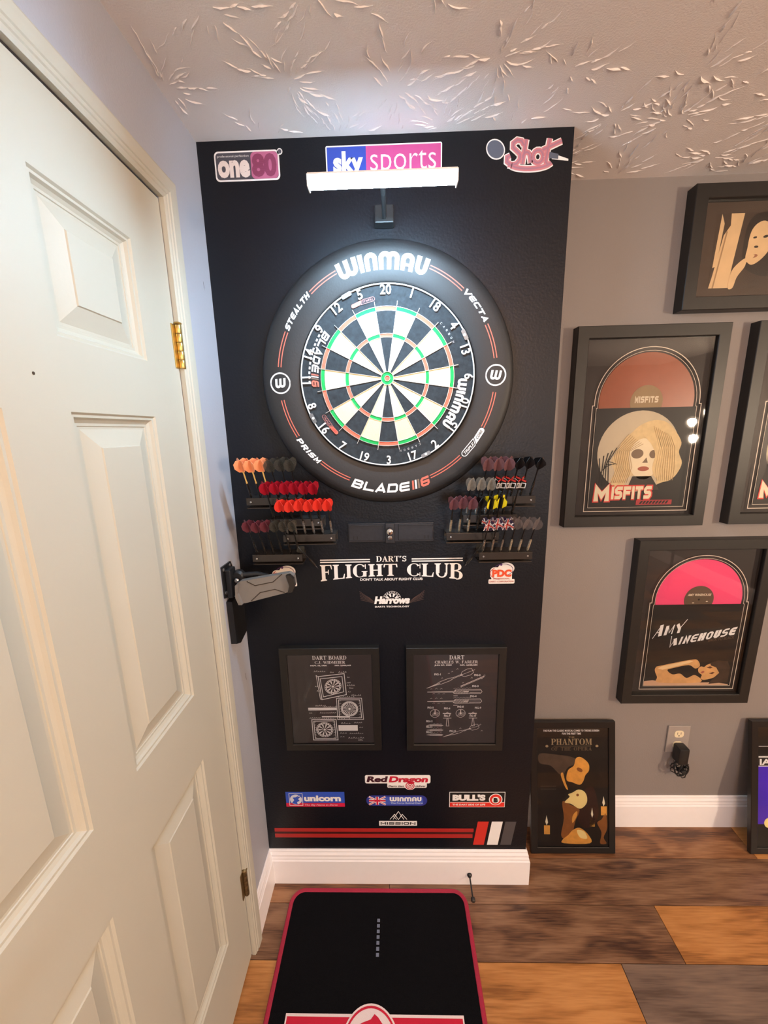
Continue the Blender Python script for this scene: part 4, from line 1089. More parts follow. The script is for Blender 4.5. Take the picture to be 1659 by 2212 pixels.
def art_blonde(root, cx, z0):
    # a plain stand-in: pale moon, a fair-haired head in profile of tones, dark branches, the band's lettering
    S_ = lambda n_, p, m, k: loc(n_, p, m, .0186 + .0002 * k, root)
    S_('moon', ell(cx - .010, z0 + .178, .128, n=48), M('moon_cream', (.62, .56, .42), .6, var=.1, scale=20), 0)
    hair = [(-.070, .060), (-.088, .085), (-.078, .115), (-.092, .150), (-.074, .185), (-.060, .215), (-.035, .240), (-.010, .262), (.030, .276), (.070, .268), (.100, .240), (.122, .205), (.118, .175), (.132, .140), (.120, .105), (.100, .085), (.080, .080), (.060, .075), (.050, .10), (-.03, .10), (-.045, .06)]
    S_('hair', smooth([[(cx + u, z0 + v) for u, v in hair]]), M('fair_hair', (.74, .60, .34), .6, var=.2, scale=60), 1)
    S_('face', ell(cx + .010, z0 + .155, .047, .066, rot=8), M('pale_face', (.84, .76, .56), .6), 2)
    S_('neck', [[(cx - .02, z0 + .10), (cx + .04, z0 + .10), (cx + .07, z0 + .055), (cx - .035, z0 + .055)]], M('dark_coat', (.05, .045, .04), .6), 2)
    dk = M('art_shadow', (.22, .16, .11), .6)
    S_('brow', ell(cx - .012, z0 + .172, .019, .015, rot=5) + ell(cx + .038, z0 + .170, .012, .013) + [[(cx + .006, z0 + .143), (cx + .024, z0 + .143), (cx + .018, z0 + .160)]], dk, 3)
    S_('lips', ell(cx + .012, z0 + .124, .018, .0075), M('art_lips', (.40, .12, .08), .6), 3)
    S_('fringe', smooth([[(cx + u, z0 + v) for u, v in [(.000, .232), (.030, .236), (.062, .205), (.072, .160), (.062, .115), (.080, .085), (.052, .095), (.040, .130), (.044, .170), (.026, .205)]]]), MATS['fair_hair'], 4)
    H_ = []
    for k in range(9):
        u = -.085 + k * .006
        H_ += stroke([(cx + u + .04, z0 + .235 - k * .004), (cx + u - .002, z0 + .18), (cx + u + .012, z0 + .13), (cx + u, z0 + .08)], .0016)
        H_ += stroke([(cx + .03 + k * .007, z0 + .258 - k * .004), (cx + .055 + k * .006, z0 + .19), (cx + .05 + k * .0075, z0 + .12), (cx + .06 + k * .006, z0 + .085)], .0014)
    S_('hair_strands', H_, M('strand', (.46, .33, .17), .6), 4)
    T_ = []
    for k in range(5): T_ += stroke([(cx - .135 + k * .010, z0 + .07), (cx - .125 + k * .006, z0 + .11 + k * .01), (cx - .130 + k * .013, z0 + .16 + k * .008)], .003) + stroke([(cx - .125 + k * .006, z0 + .11 + k * .01), (cx - .105 + k * .008, z0 + .14)], .002)
    S_('branches', T_, m_pblk, 5)
    MM = ttext('M', .30, 1.0); IS = ttext('ISFITS', .27, .80, .10)
    P = fit(MM, cx - .138, z0 + .020, cx - .088, z0 + .078) + fit(IS, cx - .082, z0 + .026, cx + .046, z0 + .068)
    PB = fit(ttext('M', .36, 1.0), cx - .142, z0 + .016, cx - .084, z0 + .082) + fit(ttext('ISFITS', .36, .86, .02), cx - .086, z0 + .022, cx + .050, z0 + .072)
    S_('lettering_edge', PB, m_redp, 6); S_('lettering', P, M('cream_letter2', (.85, .80, .60), .5), 7)
    S_('red_strip', rect(cx + .0, z0 + .006, cx + .115, z0 + .022), M('strip_red', (.45, .04, .05), .5), 6)
    S_('small_lettering', fit(btext('DESCENDING', .06), cx + .01, z0 + .009, cx + .105, z0 + .019) if False else fit(btext('IIIIIIIII', .03, .2), cx + .01, z0 + .009, cx + .105, z0 + .019), m_pblk, 7)
    loc('label_lettering', fit(ttext('MISFITS', .26, .85), cx - .036, .392, cx + .036, .414), M('pale_letter2', (.8, .72, .55), .5), .0157, root)
def art_figure(root, cx, z0):
    S_ = lambda n_, p, m, k: loc(n_, p, m, .0186 + .0002 * k, root)
    sk = M('art_skin', (.72, .42, .17), .6, var=.25, scale=45); sk2 = M('art_skin_light', (.88, .68, .38), .6, var=.1)
    A = lambda l: [(cx - .1525 + u, z0 + v) for u, v in l]
    # plain stand-in: a reclining figure with one bent arm
    S_('bed', [A([(.0, .0), (.0, .018), (.03, .022), (.09, .010), (.25, .012), (.30, .004), (.30, 0)])], M('art_sheet', (.70, .46, .30), .6), 0)
    S_('body', smooth([A([(.055, .012), (.045, .035), (.034, .060), (.036, .074), (.05, .080), (.155, .103), (.180, .100), (.190, .078), (.175, .068), (.150, .082), (.095, .070), (.078, .062), (.098, .045), (.125, .048), (.150, .030), (.178, .042), (.200, .012)])]), sk, 1)
    S_('arm_highlight', [A([(.042, .070), (.055, .078), (.150, .100), (.165, .098), (.150, .090), (.06, .064)])], sk2, 2)
    S_('head', smooth([A([(.190, .052), (.186, .066), (.194, .076), (.206, .074), (.214, .082), (.232, .088), (.250, .082), (.262, .066), (.262, .048), (.250, .034), (.232, .026), (.210, .022), (.200, .030), (.202, .042)])]), sk, 1)
    S_('hair', [A([(.225, .090), (.250, .100), (.285, .096), (.298, .070), (.296, .012), (.230, .006), (.245, .030), (.262, .050), (.248, .072), (.228, .080)])], M('art_dark_hair', (.05, .03, .018), .6, var=.5), 2)
    S_('face_shadow', [A([(.214, .071), (.226, .077), (.236, .072), (.228, .068)]), A([(.226, .048), (.238, .054), (.246, .052), (.238, .045)])], M('art_dark', (.12, .04, .015), .6), 3)
    S_('lips', [A([(.196, .052), (.204, .060), (.210, .054), (.202, .048)])], M('art_lips', (.40, .12, .08), .6), 3)
    P = fit(stroke([(0, -.12), (.5, 1)], .06) + stroke([(.5, 1), (.62, .0)], .30) + stroke([(.2, .35), (.6, .35)], .05) + xf(rect(0, 0, .26, .82) + stroke([(.2, .8), (.45, .15), (.7, .8)], .06) + rect(.66, 0, .76, .82), .95, 0, 1) + xf(stroke([(0, .82), (.3, .36), (.3, .0)], .24) + stroke([(.3, .36), (.75, 1.1)], .07), 1.95, 0, 1), 0, 0, 1, 1)
    S_('lettering', [[(cx - .144 + u * .105 + v * .010, z0 + .186 + v * .055 + u * .020) for u, v in p] for p in P], m_white, 1)
    W2 = stroke([(0, 1.15), (.12, -.12), (.42, .7)], .07) + stroke([(.42, .8), (.58, .0)], .30)
    for k, ch in enumerate('INEHOUSE'): W2 += xf(tglyph(ch, .27 if k % 2 else .20, .60)[0], .86 + (0 if k == 0 else .36 + (k - 1) * .70), 0, .95, .86, shear=.12)
    W2 = fit(W2, 0, 0, 1, 1)
    S_('lettering', [[(cx - .084 + u * .225 + v * .006, z0 + .150 + v * .046 + u * .044) for u, v in p] for p in W2], m_white, 1)
    p = fit(btext('BACK TO BLACK', .0, .2), 0, 0, 1, 1)
    S_('small_lettering', [[(cx + .052 + u * .088, z0 + .173 + v * .011 + u * .012) for u, v in q] for q in p], M('brown_letter', (.16, .10, .06), .5), 1)
    loc('label_lettering', fit(btext('AMY WINEHOUSE', .03, .2), cx - .040, .408, cx + .040, .417), M('pale_letter2', 0), .0157, root)
    loc('spindle_hole', ell(cx, rz0, .0035, n=12), m_pblk, .0158, root)
    loc('label_mark', ell(cx + .028, rz0 - .007, .004, .002, n=10) + ell(cx - .018, rz0 - .012, .004, .0015, n=10), M('pale_letter2', 0), .0157, root)
rz0 = .395
m_vor = M('amber_vinyl', (.34, .085, .03), .35, var=.08); m_vpk = M('pink_vinyl', (.88, .10, .25), .3, var=.03)
m_labk = M('tan_record_label', (.34, .24, .12), .5); m_labb = M('dark_record_label', (.12, .085, .055), .5)
record_frame(1.0145, 1.241, 'black framed amber record and pale moon sleeve, left of the two upper record frames', m_vor, m_labk, art_blonde)
record_frame(1.5436, 1.243, 'black framed record cut off by the right edge, level with the amber record frame', m_vor, m_labk, art_blonde)
record_frame(1.2700, .577, 'black framed bright pink record with a black sleeve, above the wall outlet', m_vpk, m_labb, art_figure)
# portrait
root = thing('photo_frame', (1.307, RC, 1.890), 'black framed sepia portrait photograph, highest on the grey wall', 'picture frame')
frame_part(root, .46, .322, .036, .038)
loc('mount', rect(.03, .03, .43, .292), M('brown_mount', (.075, .050, .035), .7), .012, root)
loc('photograph', rect(.085, .062, .375, .258), M('sepia_dark', (.055, .034, .022), .5, var=.3, scale=12), .0125, root)
pm = M('sepia_light', (.80, .58, .32), .5, var=.12, scale=30); ps = M('sepia_mid', (.42, .27, .14), .5, var=.2)
PX = lambda l: [[(.085 + u, .062 + v) for u, v in l]]
loc('curtain', PX([(.012, .195), (.022, .170), (.014, .060), (.004, .056)]) + PX([(.038, .195), (.075, .195), (.060, .060), (.056, .002), (.0, .002), (.006, .03), (.024, .14), (.040, .165)]), pm, .0127, root)
loc('curtain_fold', PX([(.030, .15), (.034, .15), (.014, .002), (.010, .002)]), ps, .0129, root)
loc('hair', smooth(PX([(.085, .08), (.085, .15), (.100, .185), (.130, .196), (.200, .196), (.215, .14), (.20, .06), (.16, .03), (.10, .05)])), M('sepia_hair', (.02, .012, .008), .5), .0128, root)
loc('face', smooth(PX([(.094, .080), (.096, .105), (.097, .130), (.102, .152), (.115, .168), (.135, .174), (.155, .160), (.164, .130), (.158, .100), (.140, .076), (.118, .062), (.104, .066)])), pm, .0130, root)
loc('eyes', xf(ell(0, 0, .0055, .0026), .085 + .113, .062 + .132, 1, rot=10) + xf(ell(0, 0, .0075, .0034), .085 + .143, .062 + .134, 1, rot=12) + xf(ell(0, 0, .006, .003), .085 + .120, .062 + .108, 1), M('sepia_hair', 0), .0132, root)
loc('lips', xf(ell(0, 0, .010, .0045), .085 + .118, .062 + .084, 1, rot=12), M('sepia_lip', (.35, .14, .07), .5), .0132, root)
loc('hand', smooth(PX([(.056, .002), (.060, .045), (.080, .070), (.100, .082), (.118, .088), (.116, .080), (.100, .070), (.095, .055), (.078, .030), (.070, .002)])), pm, .0133, root)
mk('glass', [(.035, -.026, .035), (.425, -.026, .035), (.425, -.026, .287), (.035, -.026, .287)], [(0, 1, 2, 3)], m_glass, root, False)

# patent prints on the black wall
def patent(x0, z0, x1, z1, lab, art):
    root = thing('print_frame', (x0, 0, z0), lab, 'picture frame', 'small framed prints on the black wall')
    w, h = x1 - x0, z1 - z0
    frame_part(root, w, h, .023, .020)
    loc('print', rect(.02, .02, w - .02, h - .02), M('dark_brown_print', (.060, .050, .052), .55, var=.15, scale=15), .012, root)
    art(root, w, h)
    mk('glass', [(.022, -.016, .022), (w - .022, -.016, .022), (w - .022, -.016, h - .022), (.022, -.016, h - .022)], [(0, 1, 2, 3)], m_glass, root, False)
def scrawl(x, y, w, h, n):
    """a row of small handwritten strokes"""
    o = []; px_ = x
    for k in range(n):
        a = w / n; o += stroke([(px_, y), (px_ + a * .45, y + h * random.uniform(.4, 1)), (px_ + a * .7, y + h * .1)], h * .16); px_ += a
    return o
m_ink = M('white_ink', (.95, .94, .94), .5)
def wheel(cx, cy, r_, shear, n=20, core=.1):
    o = ring(0, 0, 1, .06, 28) + ring(0, 0, .84, .09, 28)
    for k in range(n):
        a = 360 * k / n
        if k % 2 == 0: o += [[(core * math.cos(R(a)), core * math.sin(R(a))), (.76 * math.cos(R(a - 360 / n * .42)), .76 * math.sin(R(a - 360 / n * .42))), (.76 * math.cos(R(a + 360 / n * .42)), .76 * math.sin(R(a + 360 / n * .42)))]]
        o += [[(.88 * math.cos(R(a)), .88 * math.sin(R(a))), (.98 * math.cos(R(a)), .98 * math.sin(R(a))), (.98 * math.cos(R(a + 5)), .98 * math.sin(R(a + 5))), (.88 * math.cos(R(a + 5)), .88 * math.sin(R(a + 5)))]]
    o += ell(0, 0, core * 1.3, n=12)
    return [[(cx + x * r_, cy + y * r_ + shear * x * r_) for x, y in p] for p in o]
def pst(p, w, closed=False): return stroke(p, w * 1.5, closed)
def art_board(root, w, h):
    # crop coordinates of the print (x 0..1 left to right, y 0..1 down) turned to metres
    X = lambda a: .022 + a * (w - .044)
    Y = lambda b_: h - .022 - b_ * (h - .044)
    s_ = (w - .044)
    L_ = fit(stext('DART BOARD'), X(.30), Y(.065), X(.70), Y(.022)) + fit(stext('C.J. WIDMEIER'), X(.325), Y(.108), X(.685), Y(.078))
    L_ += fit(btext('NOV. 10, 1936', .055), X(.27), Y(.137), X(.465), Y(.118)) + fit(btext('NO. 2,060,463', .055), X(.56), Y(.137), X(.75), Y(.118))
    loc('lettering', L_, m_ink, .0124, root)
    P = []
    a, b_, c, d = (X(.355), Y(.245)), (X(.665), Y(.215)), (X(.68), Y(.445)), (X(.385), Y(.50))
    P += pst([a, b_, c, d], .0016, True) + pst([(a[0] + .006, a[1] - .008), (b_[0] - .007, b_[1] - .010), (c[0] - .008, c[1] + .010), (d[0] + .005, d[1] + .010)], .0014, True) + pst([a, (a[0] - .006, a[1] + .004), (d[0] - .005, d[1] + .002), d], .0012)
    P += wheel(X(.525), Y(.355), .0255, .12)
    a, b_, c, d = (X(.56), Y(.485)), (X(.86), Y(.485)), (X(.875), Y(.725)), (X(.56), Y(.725))
    P += pst([a, b_, c, d], .0012, True) + pst([(a[0] + .006, a[1] - .006), (b_[0] - .006, b_[1] - .006), (c[0] - .006, c[1] + .006), (d[0] + .006, d[1] + .006)], .0014, True)
    P += wheel(X(.71), Y(.605), .0265, 0, 40, .12)
    a, b_, c, d = (X(.245), Y(.725)), (X(.54), Y(.722)), (X(.552), Y(.962)), (X(.25), Y(.962))
    P += pst([a, b_, c, d], .0016, True) + pst([(a[0] + .006, a[1] - .006), (b_[0] - .006, b_[1] - .006), (c[0] - .006, c[1] + .006), (d[0] + .006, d[1] + .006)], .0014, True)
    P += wheel(X(.395), Y(.842), .0265, 0)
    P += rect(X(.21), Y(.615), X(.555), Y(.590)) + pst([(X(.21), Y(.62)), (X(.56), Y(.615))], .001) + rect(X(.37), Y(.700), X(.71), Y(.686)) + rect(X(.565), Y(.855), X(.80), Y(.79))
    for (x, y, ww, n_) in ((.31, .195, .14, 6), (.50, .205, .05, 2), (.60, .205, .10, 4), (.70, .26, .03, 2), (.69, .32, .05, 3), (.69, .35, .1, 4), (.72, .38, .05, 3), (.70, .42, .04, 2), (.31, .36, .04, 2), (.33, .41, .04, 2), (.30, .575, .13, 6), (.40, .585, .16, 7), (.22, .655, .04, 2), (.35, .655, .2, 8), (.22, .715, .14, 6), (.36, .722, .16, 6), (.57, .73, .15, 5), (.74, .46, .12, 6), (.58, .478, .2, 8), (.60, .775, .12, 4), (.76, .768, .1, 4), (.82, .82, .05, 2), (.58, .89, .09, 3), (.58, .93, .06, 2), (.70, .892, .17, 7), (.68, .945, .2, 7), (.80, .97, .06, 4)):
        P += scrawl(X(x), Y(y), ww * s_, .0055, n_)
    for k in range(7): P += scrawl(X(.59), Y(.52 + k * .03), .03 * s_, .004, 1) + scrawl(X(.82), Y(.52 + k * .03), .03 * s_, .004, 1) + scrawl(X(.27), Y(.76 + k * .03), .03 * s_, .004, 1) + scrawl(X(.50), Y(.76 + k * .03), .03 * s_, .004, 1)
    loc('drawing', P, m_ink, .0124, root)
def dartline(x0, y0, x1, y1, fl_=1.):
    """outline of a dart from point (x0,y0) to tail"""
    L_ = math.hypot(x1 - x0, y1 - y0); a = math.degrees(math.atan2(y1 - y0, x1 - x0))
    o = pst([(0, 0), (.22, .012), (.30, .030), (.50, .030), (.58, .010), (.78, .010)], .006) + pst([(0, 0), (.22, -.012), (.30, -.030), (.50, -.030), (.58, -.010), (.78, -.010)], .006)
    o += pst([(.74, 0), (.80, .06 * fl_), (.92, .075 * fl_), (1, .05 * fl_), (1, -.05 * fl_), (.92, -.075 * fl_), (.80, -.06 * fl_)], .006, True) + pst([(.72, 0), (1.05, 0)], .005) + pst([(0, 0), (.3, 0)], .006)
    return xf(o, x0, y0, L_, rot=a)
def art_dart(root, w, h):
    X = lambda a: .022 + a * (w - .044)
    Y = lambda b_: h - .022 - b_ * (h - .044)
    s_ = (w - .044)
    L_ = fit(stext('DART'), X(.425), Y(.065), X(.60), Y(.022)) + fit(stext('CHARLES W. FARLER'), X(.255), Y(.108), X(.76), Y(.078))
    L_ += fit(btext('JUN 27, 1989', .055), X(.25), Y(.137), X(.455), Y(.118)) + fit(btext('NO. 4,842,283', .055), X(.55), Y(.137), X(.755), Y(.118))
    for k, (x, y) in enumerate(((.25, .235), (.72, .245), (.70, .365), (.68, .475), (.17, .600), (.37, .610), (.37, .695), (.53, .592), (.74, .605), (.68, .695), (.155, .755), (.155, .820), (.155, .880), (.44, .868))):
        t = 'FIG-' + str((1, 2, 3, 4, 5, 6, 7, 8, 9, 10, 11, 12, 13, 14)[k]); L_ += fit(btext(t, .03), X(x), Y(y), X(x + .075), Y(y - .022))
    loc('lettering', L_, m_ink, .0124, root)
    P = dartline(X(.16), Y(.375), X(.70), Y(.185)) + dartline(X(.36), Y(.925), X(.79), Y(.80), 1.1)
    P += pst([(X(.56), Y(.355)), (X(.84), Y(.245))], .0014) + pst([(X(.57), Y(.362)), (X(.84), Y(.255))], .0008)
    for yc in (.415, .520):
        P += pst([(X(.17), Y(yc)), (X(.50), Y(yc - .006)), (X(.50), Y(yc - .022)), (X(.80), Y(yc - .026)), (X(.82), Y(yc)), (X(.80), Y(yc + .020)), (X(.50), Y(yc + .022)), (X(.47), Y(yc + .004)), (X(.17), Y(yc + .002))], .0010, True)
        for k in range(14): P += pst([(X(.48 + k * .013), Y(yc + .018)), (X(.495 + k * .013), Y(yc - .018))], .0007)
        P += rect(X(.60), Y(yc + .004), X(.66), Y(yc - .006)) + rect(X(.67), Y(yc + .012), X(.80), Y(yc + .008)) + rect(X(.67), Y(yc - .012), X(.80), Y(yc - .014))
        P += pst([(X(.48), Y(yc + .045)), (X(.53), Y(yc + .045))], .0012)
        for k in range(6): P += scrawl(X(.48 + k * .035), Y(yc - .035), .012, .004, 1) + scrawl(X(.20 + k * .03), Y(yc - .03 + .055 * (k % 2)), .01, .004, 1)
    for xc in (.26, .57):
        P += ring(X(xc), Y(.655), .0145, .0012, 26) + ell(X(xc), Y(.655), .003) + rect(X(xc) - .001, Y(.655), X(xc) + .0015, Y(.615))
        for k in range(7): P += pst([(X(xc) - .010 + k * .003, Y(.655) - .009), (X(xc) - .004 + k * .003, Y(.655) + .004)], .0005)
    for xc in (.41, .72):
        P += rect(X(xc - .055), Y(.660), X(xc + .045), Y(.652)) + pst([(X(xc - .04), Y(.675)), (X(xc), Y(.640)), (X(xc + .04), Y(.675))], .0008) + rect(X(xc - .05), Y(.712), X(xc + .05), Y(.706))
        P += pst([(X(xc - .005), Y(.71)), (X(xc - .012), Y(.80)), (X(xc + .02), Y(.80)), (X(xc + .008), Y(.71))], .0009, True)
    for yc in (.79, .845, .90): P += pst([(X(.16), Y(yc)), (X(.22), Y(yc - .010)), (X(.34), Y(yc - .004)), (X(.36), Y(yc)), (X(.34), Y(yc + .010)), (X(.20), Y(yc + .006))], .0009, True) + pst([(X(.2), Y(yc)), (X(.35), Y(yc))], .0009) + scrawl(X(.24), Y(yc - .018), .03, .003, 3)
    for (x, y) in ((.33, .27), (.41, .22), (.51, .175), (.45, .20), (.68, .27), (.58, .32), (.80, .28), (.83, .24), (.62, .86), (.56, .83), (.52, .89), (.80, .79), (.82, .86)): P += scrawl(X(x), Y(y), .008, .005, 1)
    loc('drawing', P, M('grey_ink', (.85, .80, .78), .5), .0124, root)
patent(.0985, .5600, .4050, .9240, 'black framed print of dart board drawings titled DART BOARD, left of the pair', art_board)
patent(.4865, .5580, .7905, .9220, 'black framed print of dart drawings titled DART, right of the pair', art_dart)

# ------------------------------------------------------------------ posters leaning on the alcove wall
def lean_frame(name, x0, x1, ybot, hh, lab, art, group):
    w = x1 - x0; top_gap = RC - .006
    ang = math.atan2(top_gap - ybot - .004, hh)
    root = thing(name, (x0, ybot, .001), lab, 'poster', group, (-ang, 0, 0))
    frame_part(root, w, hh, .024, .016, M('black_poster_frame', (.010, .009, .009), .3))
    loc('poster_sheet', rect(.02, .02, w - .02, hh - .02), M('poster_black', (.008, .006, .005), .45), .010, root)
    art(root, w, hh)
    mk('glass', [(.022, -.013, .022), (w - .022, -.013, .022), (w - .022, -.013, hh - .022), (.022, -.013, hh - .022)], [(0, 1, 2, 3)], m_glass, root, False)
def art_candles(root, w, h):
    X = lambda a: .022 + a * (w - .044)
    Y = lambda b_: h - .022 - b_ * (h - .044)
    am = M('amber_glow', (.80, .42, .08), .6, var=.25, scale=60); am2 = M('amber_pale', (.95, .80, .36), .6, var=.08); am3 = M('amber_deep', (.30, .11, .02), .6, var=.3, scale=50)
    S_ = lambda n_, p, m, k: loc(n_, p, m, .0102 + .0002 * k, root)
    S_('small_lettering', fit(btext('THE FILM: THE CLASSIC MUSICAL COMES TO THE BIG SCREEN', .03), X(.10), Y(.038), X(.87), Y(.022)) + fit(btext('FOR THE FIRST TIME', .03), X(.36), Y(.062), X(.62), Y(.046)), m_white, 1)
    S_('lettering', fit(stext('PHANTOM', .08), X(.21), Y(.148), X(.77), Y(.096)) + fit(btext('THE'), X(.45), Y(.09), X(.53), Y(.078)), M('bronze_letter', (.42, .32, .18), .5), 1)
    S_('lettering', fit(stext('OF THE OPERA', .10), X(.21), Y(.196), X(.77), Y(.166)), M('dark_bronze_letter', (.16, .11, .06), .5), 1)
    S_('ornament', ell(X(.15), Y(.158), .006, .005, 6) + ell(X(.84), Y(.158), .006, .005, 6) + rect(X(.24), Y(.158), X(.76), Y(.156)), M('bronze_letter', 0), 1)
    # plain stand-in figures: a masked head above, an upturned head below, candles
    P_ = lambda l: smooth([[(X(a), Y(b_)) for a, b_ in l]])
    S_('smoke', P_([(.05, .22), (.3, .23), (.5, .25), (.6, .30), (.45, .33), (.35, .40), (.2, .32), (.05, .30)]), M('poster_smoke', (.10, .065, .04), .6, var=.5, scale=30), 0)
    S_('upper_head', P_([(.55, .26), (.62, .25), (.72, .30), (.73, .36), (.68, .40), (.65, .45), (.60, .48), (.50, .46), (.42, .44), (.44, .36), (.52, .32)]), am, 1)
    S_('eye_hollow', xf(ell(0, 0, .012, .007), X(.60), Y(.355), 1, rot=-30), am3, 2)
    S_('upper_neck', P_([(.34, .40), (.40, .50), (.44, .52), (.40, .45), (.37, .38)]), am, 1)
    S_('lower_head', P_([(.40, .615), (.46, .58), (.44, .56), (.50, .545), (.58, .520), (.66, .535), (.70, .58), (.69, .64), (.60, .68), (.48, .64), (.40, .63)]), am2, 2)
    S_('eye', ell(X(.57), Y(.565), .005, .005), am3, 3)
    S_('lower_neck', P_([(.36, .62), (.48, .65), (.60, .69), (.54, .78), (.50, .87), (.40, .93), (.34, .90), (.38, .76)]), am3, 1)
    S_('throat_light', P_([(.50, .74), (.56, .70), (.56, .74), (.50, .80)]), am, 2)
    S_('hair', P_([(.66, .53), (.78, .50), (.84, .60), (.86, .72), (.80, .82), (.66, .84), (.58, .78), (.60, .69), (.70, .64)]), M('poster_hair', (.035, .010, .006), .5, var=.5), 1)
    S_('hand', P_([(.36, .94), (.44, .90), (.50, .86), (.60, .84), (.72, .90), (.74, .97), (.38, .97)]), am, 2)
    S_('hand_light', P_([(.56, .86), (.66, .87), (.70, .93), (.60, .92)]), am2, 3)
    for (x, y, s_) in ((.14, .82, 1), (.77, .755, .85), (.93, .66, 1.)):
        S_('candle', rect(X(x) - .010 * s_, Y(y + .075), X(x) + .012 * s_, Y(y)), am, 1)
        S_('candle_flame', [[(X(x), Y(y)), (X(x) + .005 * s_, Y(y - .025)), (X(x), Y(y - .085)), (X(x) - .005 * s_, Y(y - .03))]], M('candle_white', (1, .92, .7), .6), 2)
    S_('candelabra', P_([(.84, .80), (.90, .77), (.96, .72), (.98, .84), (.93, .92), (.97, .97), (.88, .97), (.90, .88)]), am3, 1)
    S_('credits', fit(btext('IIIIIIIIIIIIII', .0), X(.06), Y(.497), X(.27), Y(.487)) + fit(btext('IIIIIIIIIIIIII', .0), X(.06), Y(.521), X(.27), Y(.512)), M('dim_letter', (.10, .08, .06), .5), 1)
def art_purple(root, w, h):
    S_ = lambda n_, p, m, k: loc(n_, p, m, .0102 + .0002 * k, root)
    S_('purple_picture', rect(.03, .05, w - .03, h * .66), M('violet_art', (.07, .015, .55), .5, var=.3, scale=9), 0)
    S_('dark_ground', rect(.03, .02, w - .03, .11), M('poster_black', 0), 1)
    S_('gold_spot', ell(.072, .115, .020), M('amber_pale', 0), 2)
    S_('rule', rect(.03, h * .805, w - .03, h * .809) + rect(.03, h * .722, w - .03, h * .732) + rect(.03, h * .655, w - .03, h * .661), m_white, 1)
    S_('lettering', fit(btext('LA', .04) if False else btext('IA', .03), .034, h * .667, .075, h * .712), m_white, 2)
lean_frame('leaning_poster', .951, 1.262, .086 + .016, .500, 'black framed amber candlelit poster leaning beside the black wall', art_candles, 'posters leaning on the wall')
lean_frame('leaning_poster', 1.755, 2.10, .098 + .004, .500, 'black framed violet poster leaning at the right edge of the view', art_purple, 'posters leaning on the wall')

# ------------------------------------------------------------------ outlet, plug and cable
p = at(1441, 1566, 1, RC); ox, oz = p.x, .458
s = thing('wall_outlet', (1.517, RC, .345), 'grey wall outlet plate with a pale upper socket beneath the pink record frame', 'outlet')
B().box((1.476, RC - .006, .343), (1.558, RC, .458), .002).mk('cover_plate', M('outlet_plate', (.33, .295, .27), .4), s)
for z in (.424, .377):
    b = B(); b.prism(rrect(1.517 - .0175, z - .0145, 1.517 + .0175, z + .0145, .011)[0], wallmap(RC - .006), 0, .0015); so = b.mk('socket', M('socket_ivory', (.80, .70, .48), .35), s)
    b = B(); b.box((1.510, RC - .0078, z - .001), (1.5115, RC - .0074, z + .008)).box((1.5225, RC - .0078, z - .001), (1.524, RC - .0074, z + .008)).box((1.515, RC - .0078, z - .009), (1.519, RC - .0074, z - .005)); b.mk('slots', m_pblk, so)
s = thing('power_adapter', (1.517, RC - .03, .30), 'black power adapter in the lower socket with its cord bundled below', 'power adapter')
B().box((1.500, RC - .045, .322), (1.537, RC - .0078, .390), .006).mk('adapter_body', m_blackpl, s, smooth=True)
pts = []
random.seed(11)
for k in range(90):
    a = k * .62; r_ = .024 + .012 * math.sin(k * .31)
    pts.append((1.522 + r_ * math.cos(a) * .85 + random.uniform(-.003, .003), RC - .032 + .012 * math.sin(k * .77), .300 + .030 * math.sin(a) + .008 * math.cos(k * .23)))
b = B().tube([(1.518, RC - .03, .325)] + pts, .0019, 6); b.mk('cord', m_blackpl, s, smooth=True)
B().box((1.512, RC - .050, .290), (1.532, RC - .026, .300), .003).mk('cord_tie', m_blackpl, s)

# ------------------------------------------------------------------ door stop on the baseboard
p0 = at(1014, 1889, 1, -.013)
tip = at(1022, 1944, 1, -.083)
s = thing('door_stop', tuple(p0), 'black rod door stop sticking out of the front baseboard near its right end', 'door stop')
d_ = (tip - p0)
B().lathe([(.0085, 0), (.0085, .003), (.006, .007), (.003, .009)], p0, d_, 16).mk('base', m_blackpl, s, smooth=True)
B().tube([p0, p0 + d_ * .55, tip], .0026, 8).mk('rod', m_blackpl, s, smooth=True)
B().lathe([(.004, 0), (.0072, .002), (.0072, .010), (.005, .013)], p0 + d_ * .9, d_, 14).mk('rubber_tip', M('dark_rubber', 0), s, smooth=True)

# ------------------------------------------------------------------ throw mat
s = thing('floor_mat', (.385, -.03, 0), 'black carpet dart mat with a crimson bound edge, below the black wall', 'mat')
MX0, MX1, MY1, MY0 = .083, .682, -.032, -2.40
T_ = .006
outl = rrect(MX0, MY0, MX1, MY1, .045, 8)[0]
inl = rrect(MX0 + .009, MY0 + .009, MX1 - .009, MY1 - .009, .037, 8)[0]
b = B(); b.prism(inl, lambda u, v, l: (u, v, l), .0005, T_)
m_pile = M('black_carpet_pile', (.006, .006, .0075), .95, var=.9, scale=700, bump=.8, spec=.05)
b.mk('pile', m_pile, s)
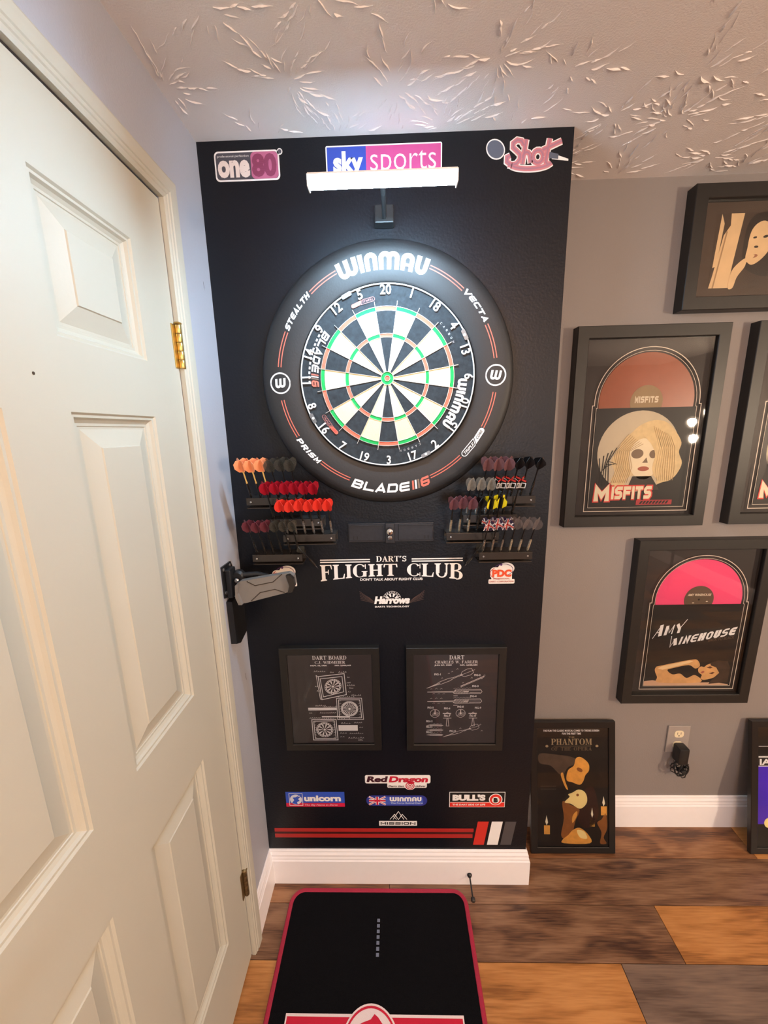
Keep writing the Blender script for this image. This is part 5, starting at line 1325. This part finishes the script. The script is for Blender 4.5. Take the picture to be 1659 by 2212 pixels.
# binding: a rounded roll all the way round
b = B(); k = len(outl)
mid = [((outl[i][0] + inl[i][0]) / 2, (outl[i][1] + inl[i][1]) / 2) for i in range(k)]
n = 8; v = []; f = []
for i in range(k):
    d = Vector((mid[(i + 1) % k][0] - mid[i - 1][0], mid[(i + 1) % k][1] - mid[i - 1][1], 0)).normalized(); nr = Vector((-d.y, d.x, 0))
    for j in range(n):
        a = 2 * PI * j / n; q = Vector((mid[i][0], mid[i][1], .0042)) + nr * (.0075 * math.cos(a)) + Vector((0, 0, .0040 * math.sin(a))); v.append(q)
for i in range(k):
    for j in range(n): f.append((i * n + j, i * n + (j + 1) % n, ((i + 1) % k) * n + (j + 1) % n, ((i + 1) % k) * n + j))
mk('binding', v, f, M('crimson_binding', (.36, .012, .045), .7, var=.2, scale=300, bump=.4), s, smooth=True)
fm = lambda u, v, l: (u, v, l)
mp = at(818, 1985, 2, T_); mq = at(815, 2075, 2, T_)
P = []
for k in range(7):
    yk = mp.y + (mq.y - mp.y) * (k + .3) / 7.2; xk = mp.x + (mq.x - mp.x) * k / 7
    P += rect(xk - .0045, yk - .0045, xk + .0045, yk + .0045)
flat('stitched_marks', P, M('slate_blue_print', (.16, .19, .27), .8), fm, T_ + .0004, s)
# winged roundel woven in the mat
m_matw = M('white_weave', (.80, .70, .72), .9, var=.1, scale=500); m_matr = M('red_weave', (.55, .008, .04), .9, var=.1, scale=500)
lc = at(805, 2212, 2, T_); lx = at(815, 2200, 2, T_).x
wl_ = at(617, 2195, 2, T_); wr_ = at(1003, 2205, 2, T_); yt = at(720, 2190, 2, T_).y; ct = at(800, 2168, 2, T_).y
cxm = at(802, 2172, 2, T_).x; rad = .076; cym = ct - rad
m0 = wl_.x; m1 = wr_.x
flat('wings', rect(m0, yt - .052, m1, yt) , m_matw, fm, T_ + .0003, s)
flat('wing_stripe', rect(m0 + .004, yt - .022, m1 - .004, yt - .006) + rect(m0 + .012, yt - .046, m1 - .012, yt - .030), m_matr, fm, T_ + .0006, s)
flat('roundel_edge', ell(cxm, cym, rad, n=48), m_matw, fm, T_ + .0009, s)
flat('roundel_ring', [[(cxm + (p[0] - cxm), p[1]) for p in q] for q in ring(cxm, cym, rad - .007, .005, 48)], m_matr, fm, T_ + .0012, s)
flat('roundel_centre', [[(cxm + u, cym + v) for u, v in [(-.045, .030), (-.022, .040), (.0, .046), (.010, .056), (.020, .050), (.034, .036), (.050, .020), (.045, -.04), (-.045, -.04)]]], m_matr, fm, T_ + .0012, s)

# ------------------------------------------------------------------ the lamp that lights the room, behind the camera to the right
s = thing('floor_lamp', (3.06, -2.02, 0), 'three-headed floor lamp behind the camera, seen mirrored in the record glass', 'lamp')
m_bulb = M('warm_bulb', (1, 1, 1), .5, emit=BULB_STRENGTH, ecol=BULB_COL)
hit = Vector((1.40, RC - .026, 0)); 
B().lathe([(.14, 0), (.14, .012), (.02, .025)], (3.02, -2.02, 0), n=28).mk('base', m_blackpl, s, smooth=True)
B().tube([(3.02, -2.02, .02), (3.02, -2.02, 1.52)], .011, 10).mk('pole', m_blackpl, s, smooth=True)
for px_, py_ in ((1531, 890), (1495, 912), (1497, 947)):
    h = at(px_, py_, 1, RC - .026); d = (h - Vector(CAM)); d.y = -d.y
    q = h + d * ((-2.0 - h.y) / d.y)
    B().lathe([(.004, -.038), (.016, -.030), (.026, -.012), (.030, .004), (.026, .020), (.012, .031)], q, (0, 0, 1), 16).mk('bulb', m_bulb, s, smooth=True)
    B().tube([(3.02, -2.02, 1.50), (q.x * .5 + 1.51, -2.02, q.z - .06), (q.x, -2.0, q.z - .040)], .006, 8).mk('arm', m_blackpl, s, smooth=True)
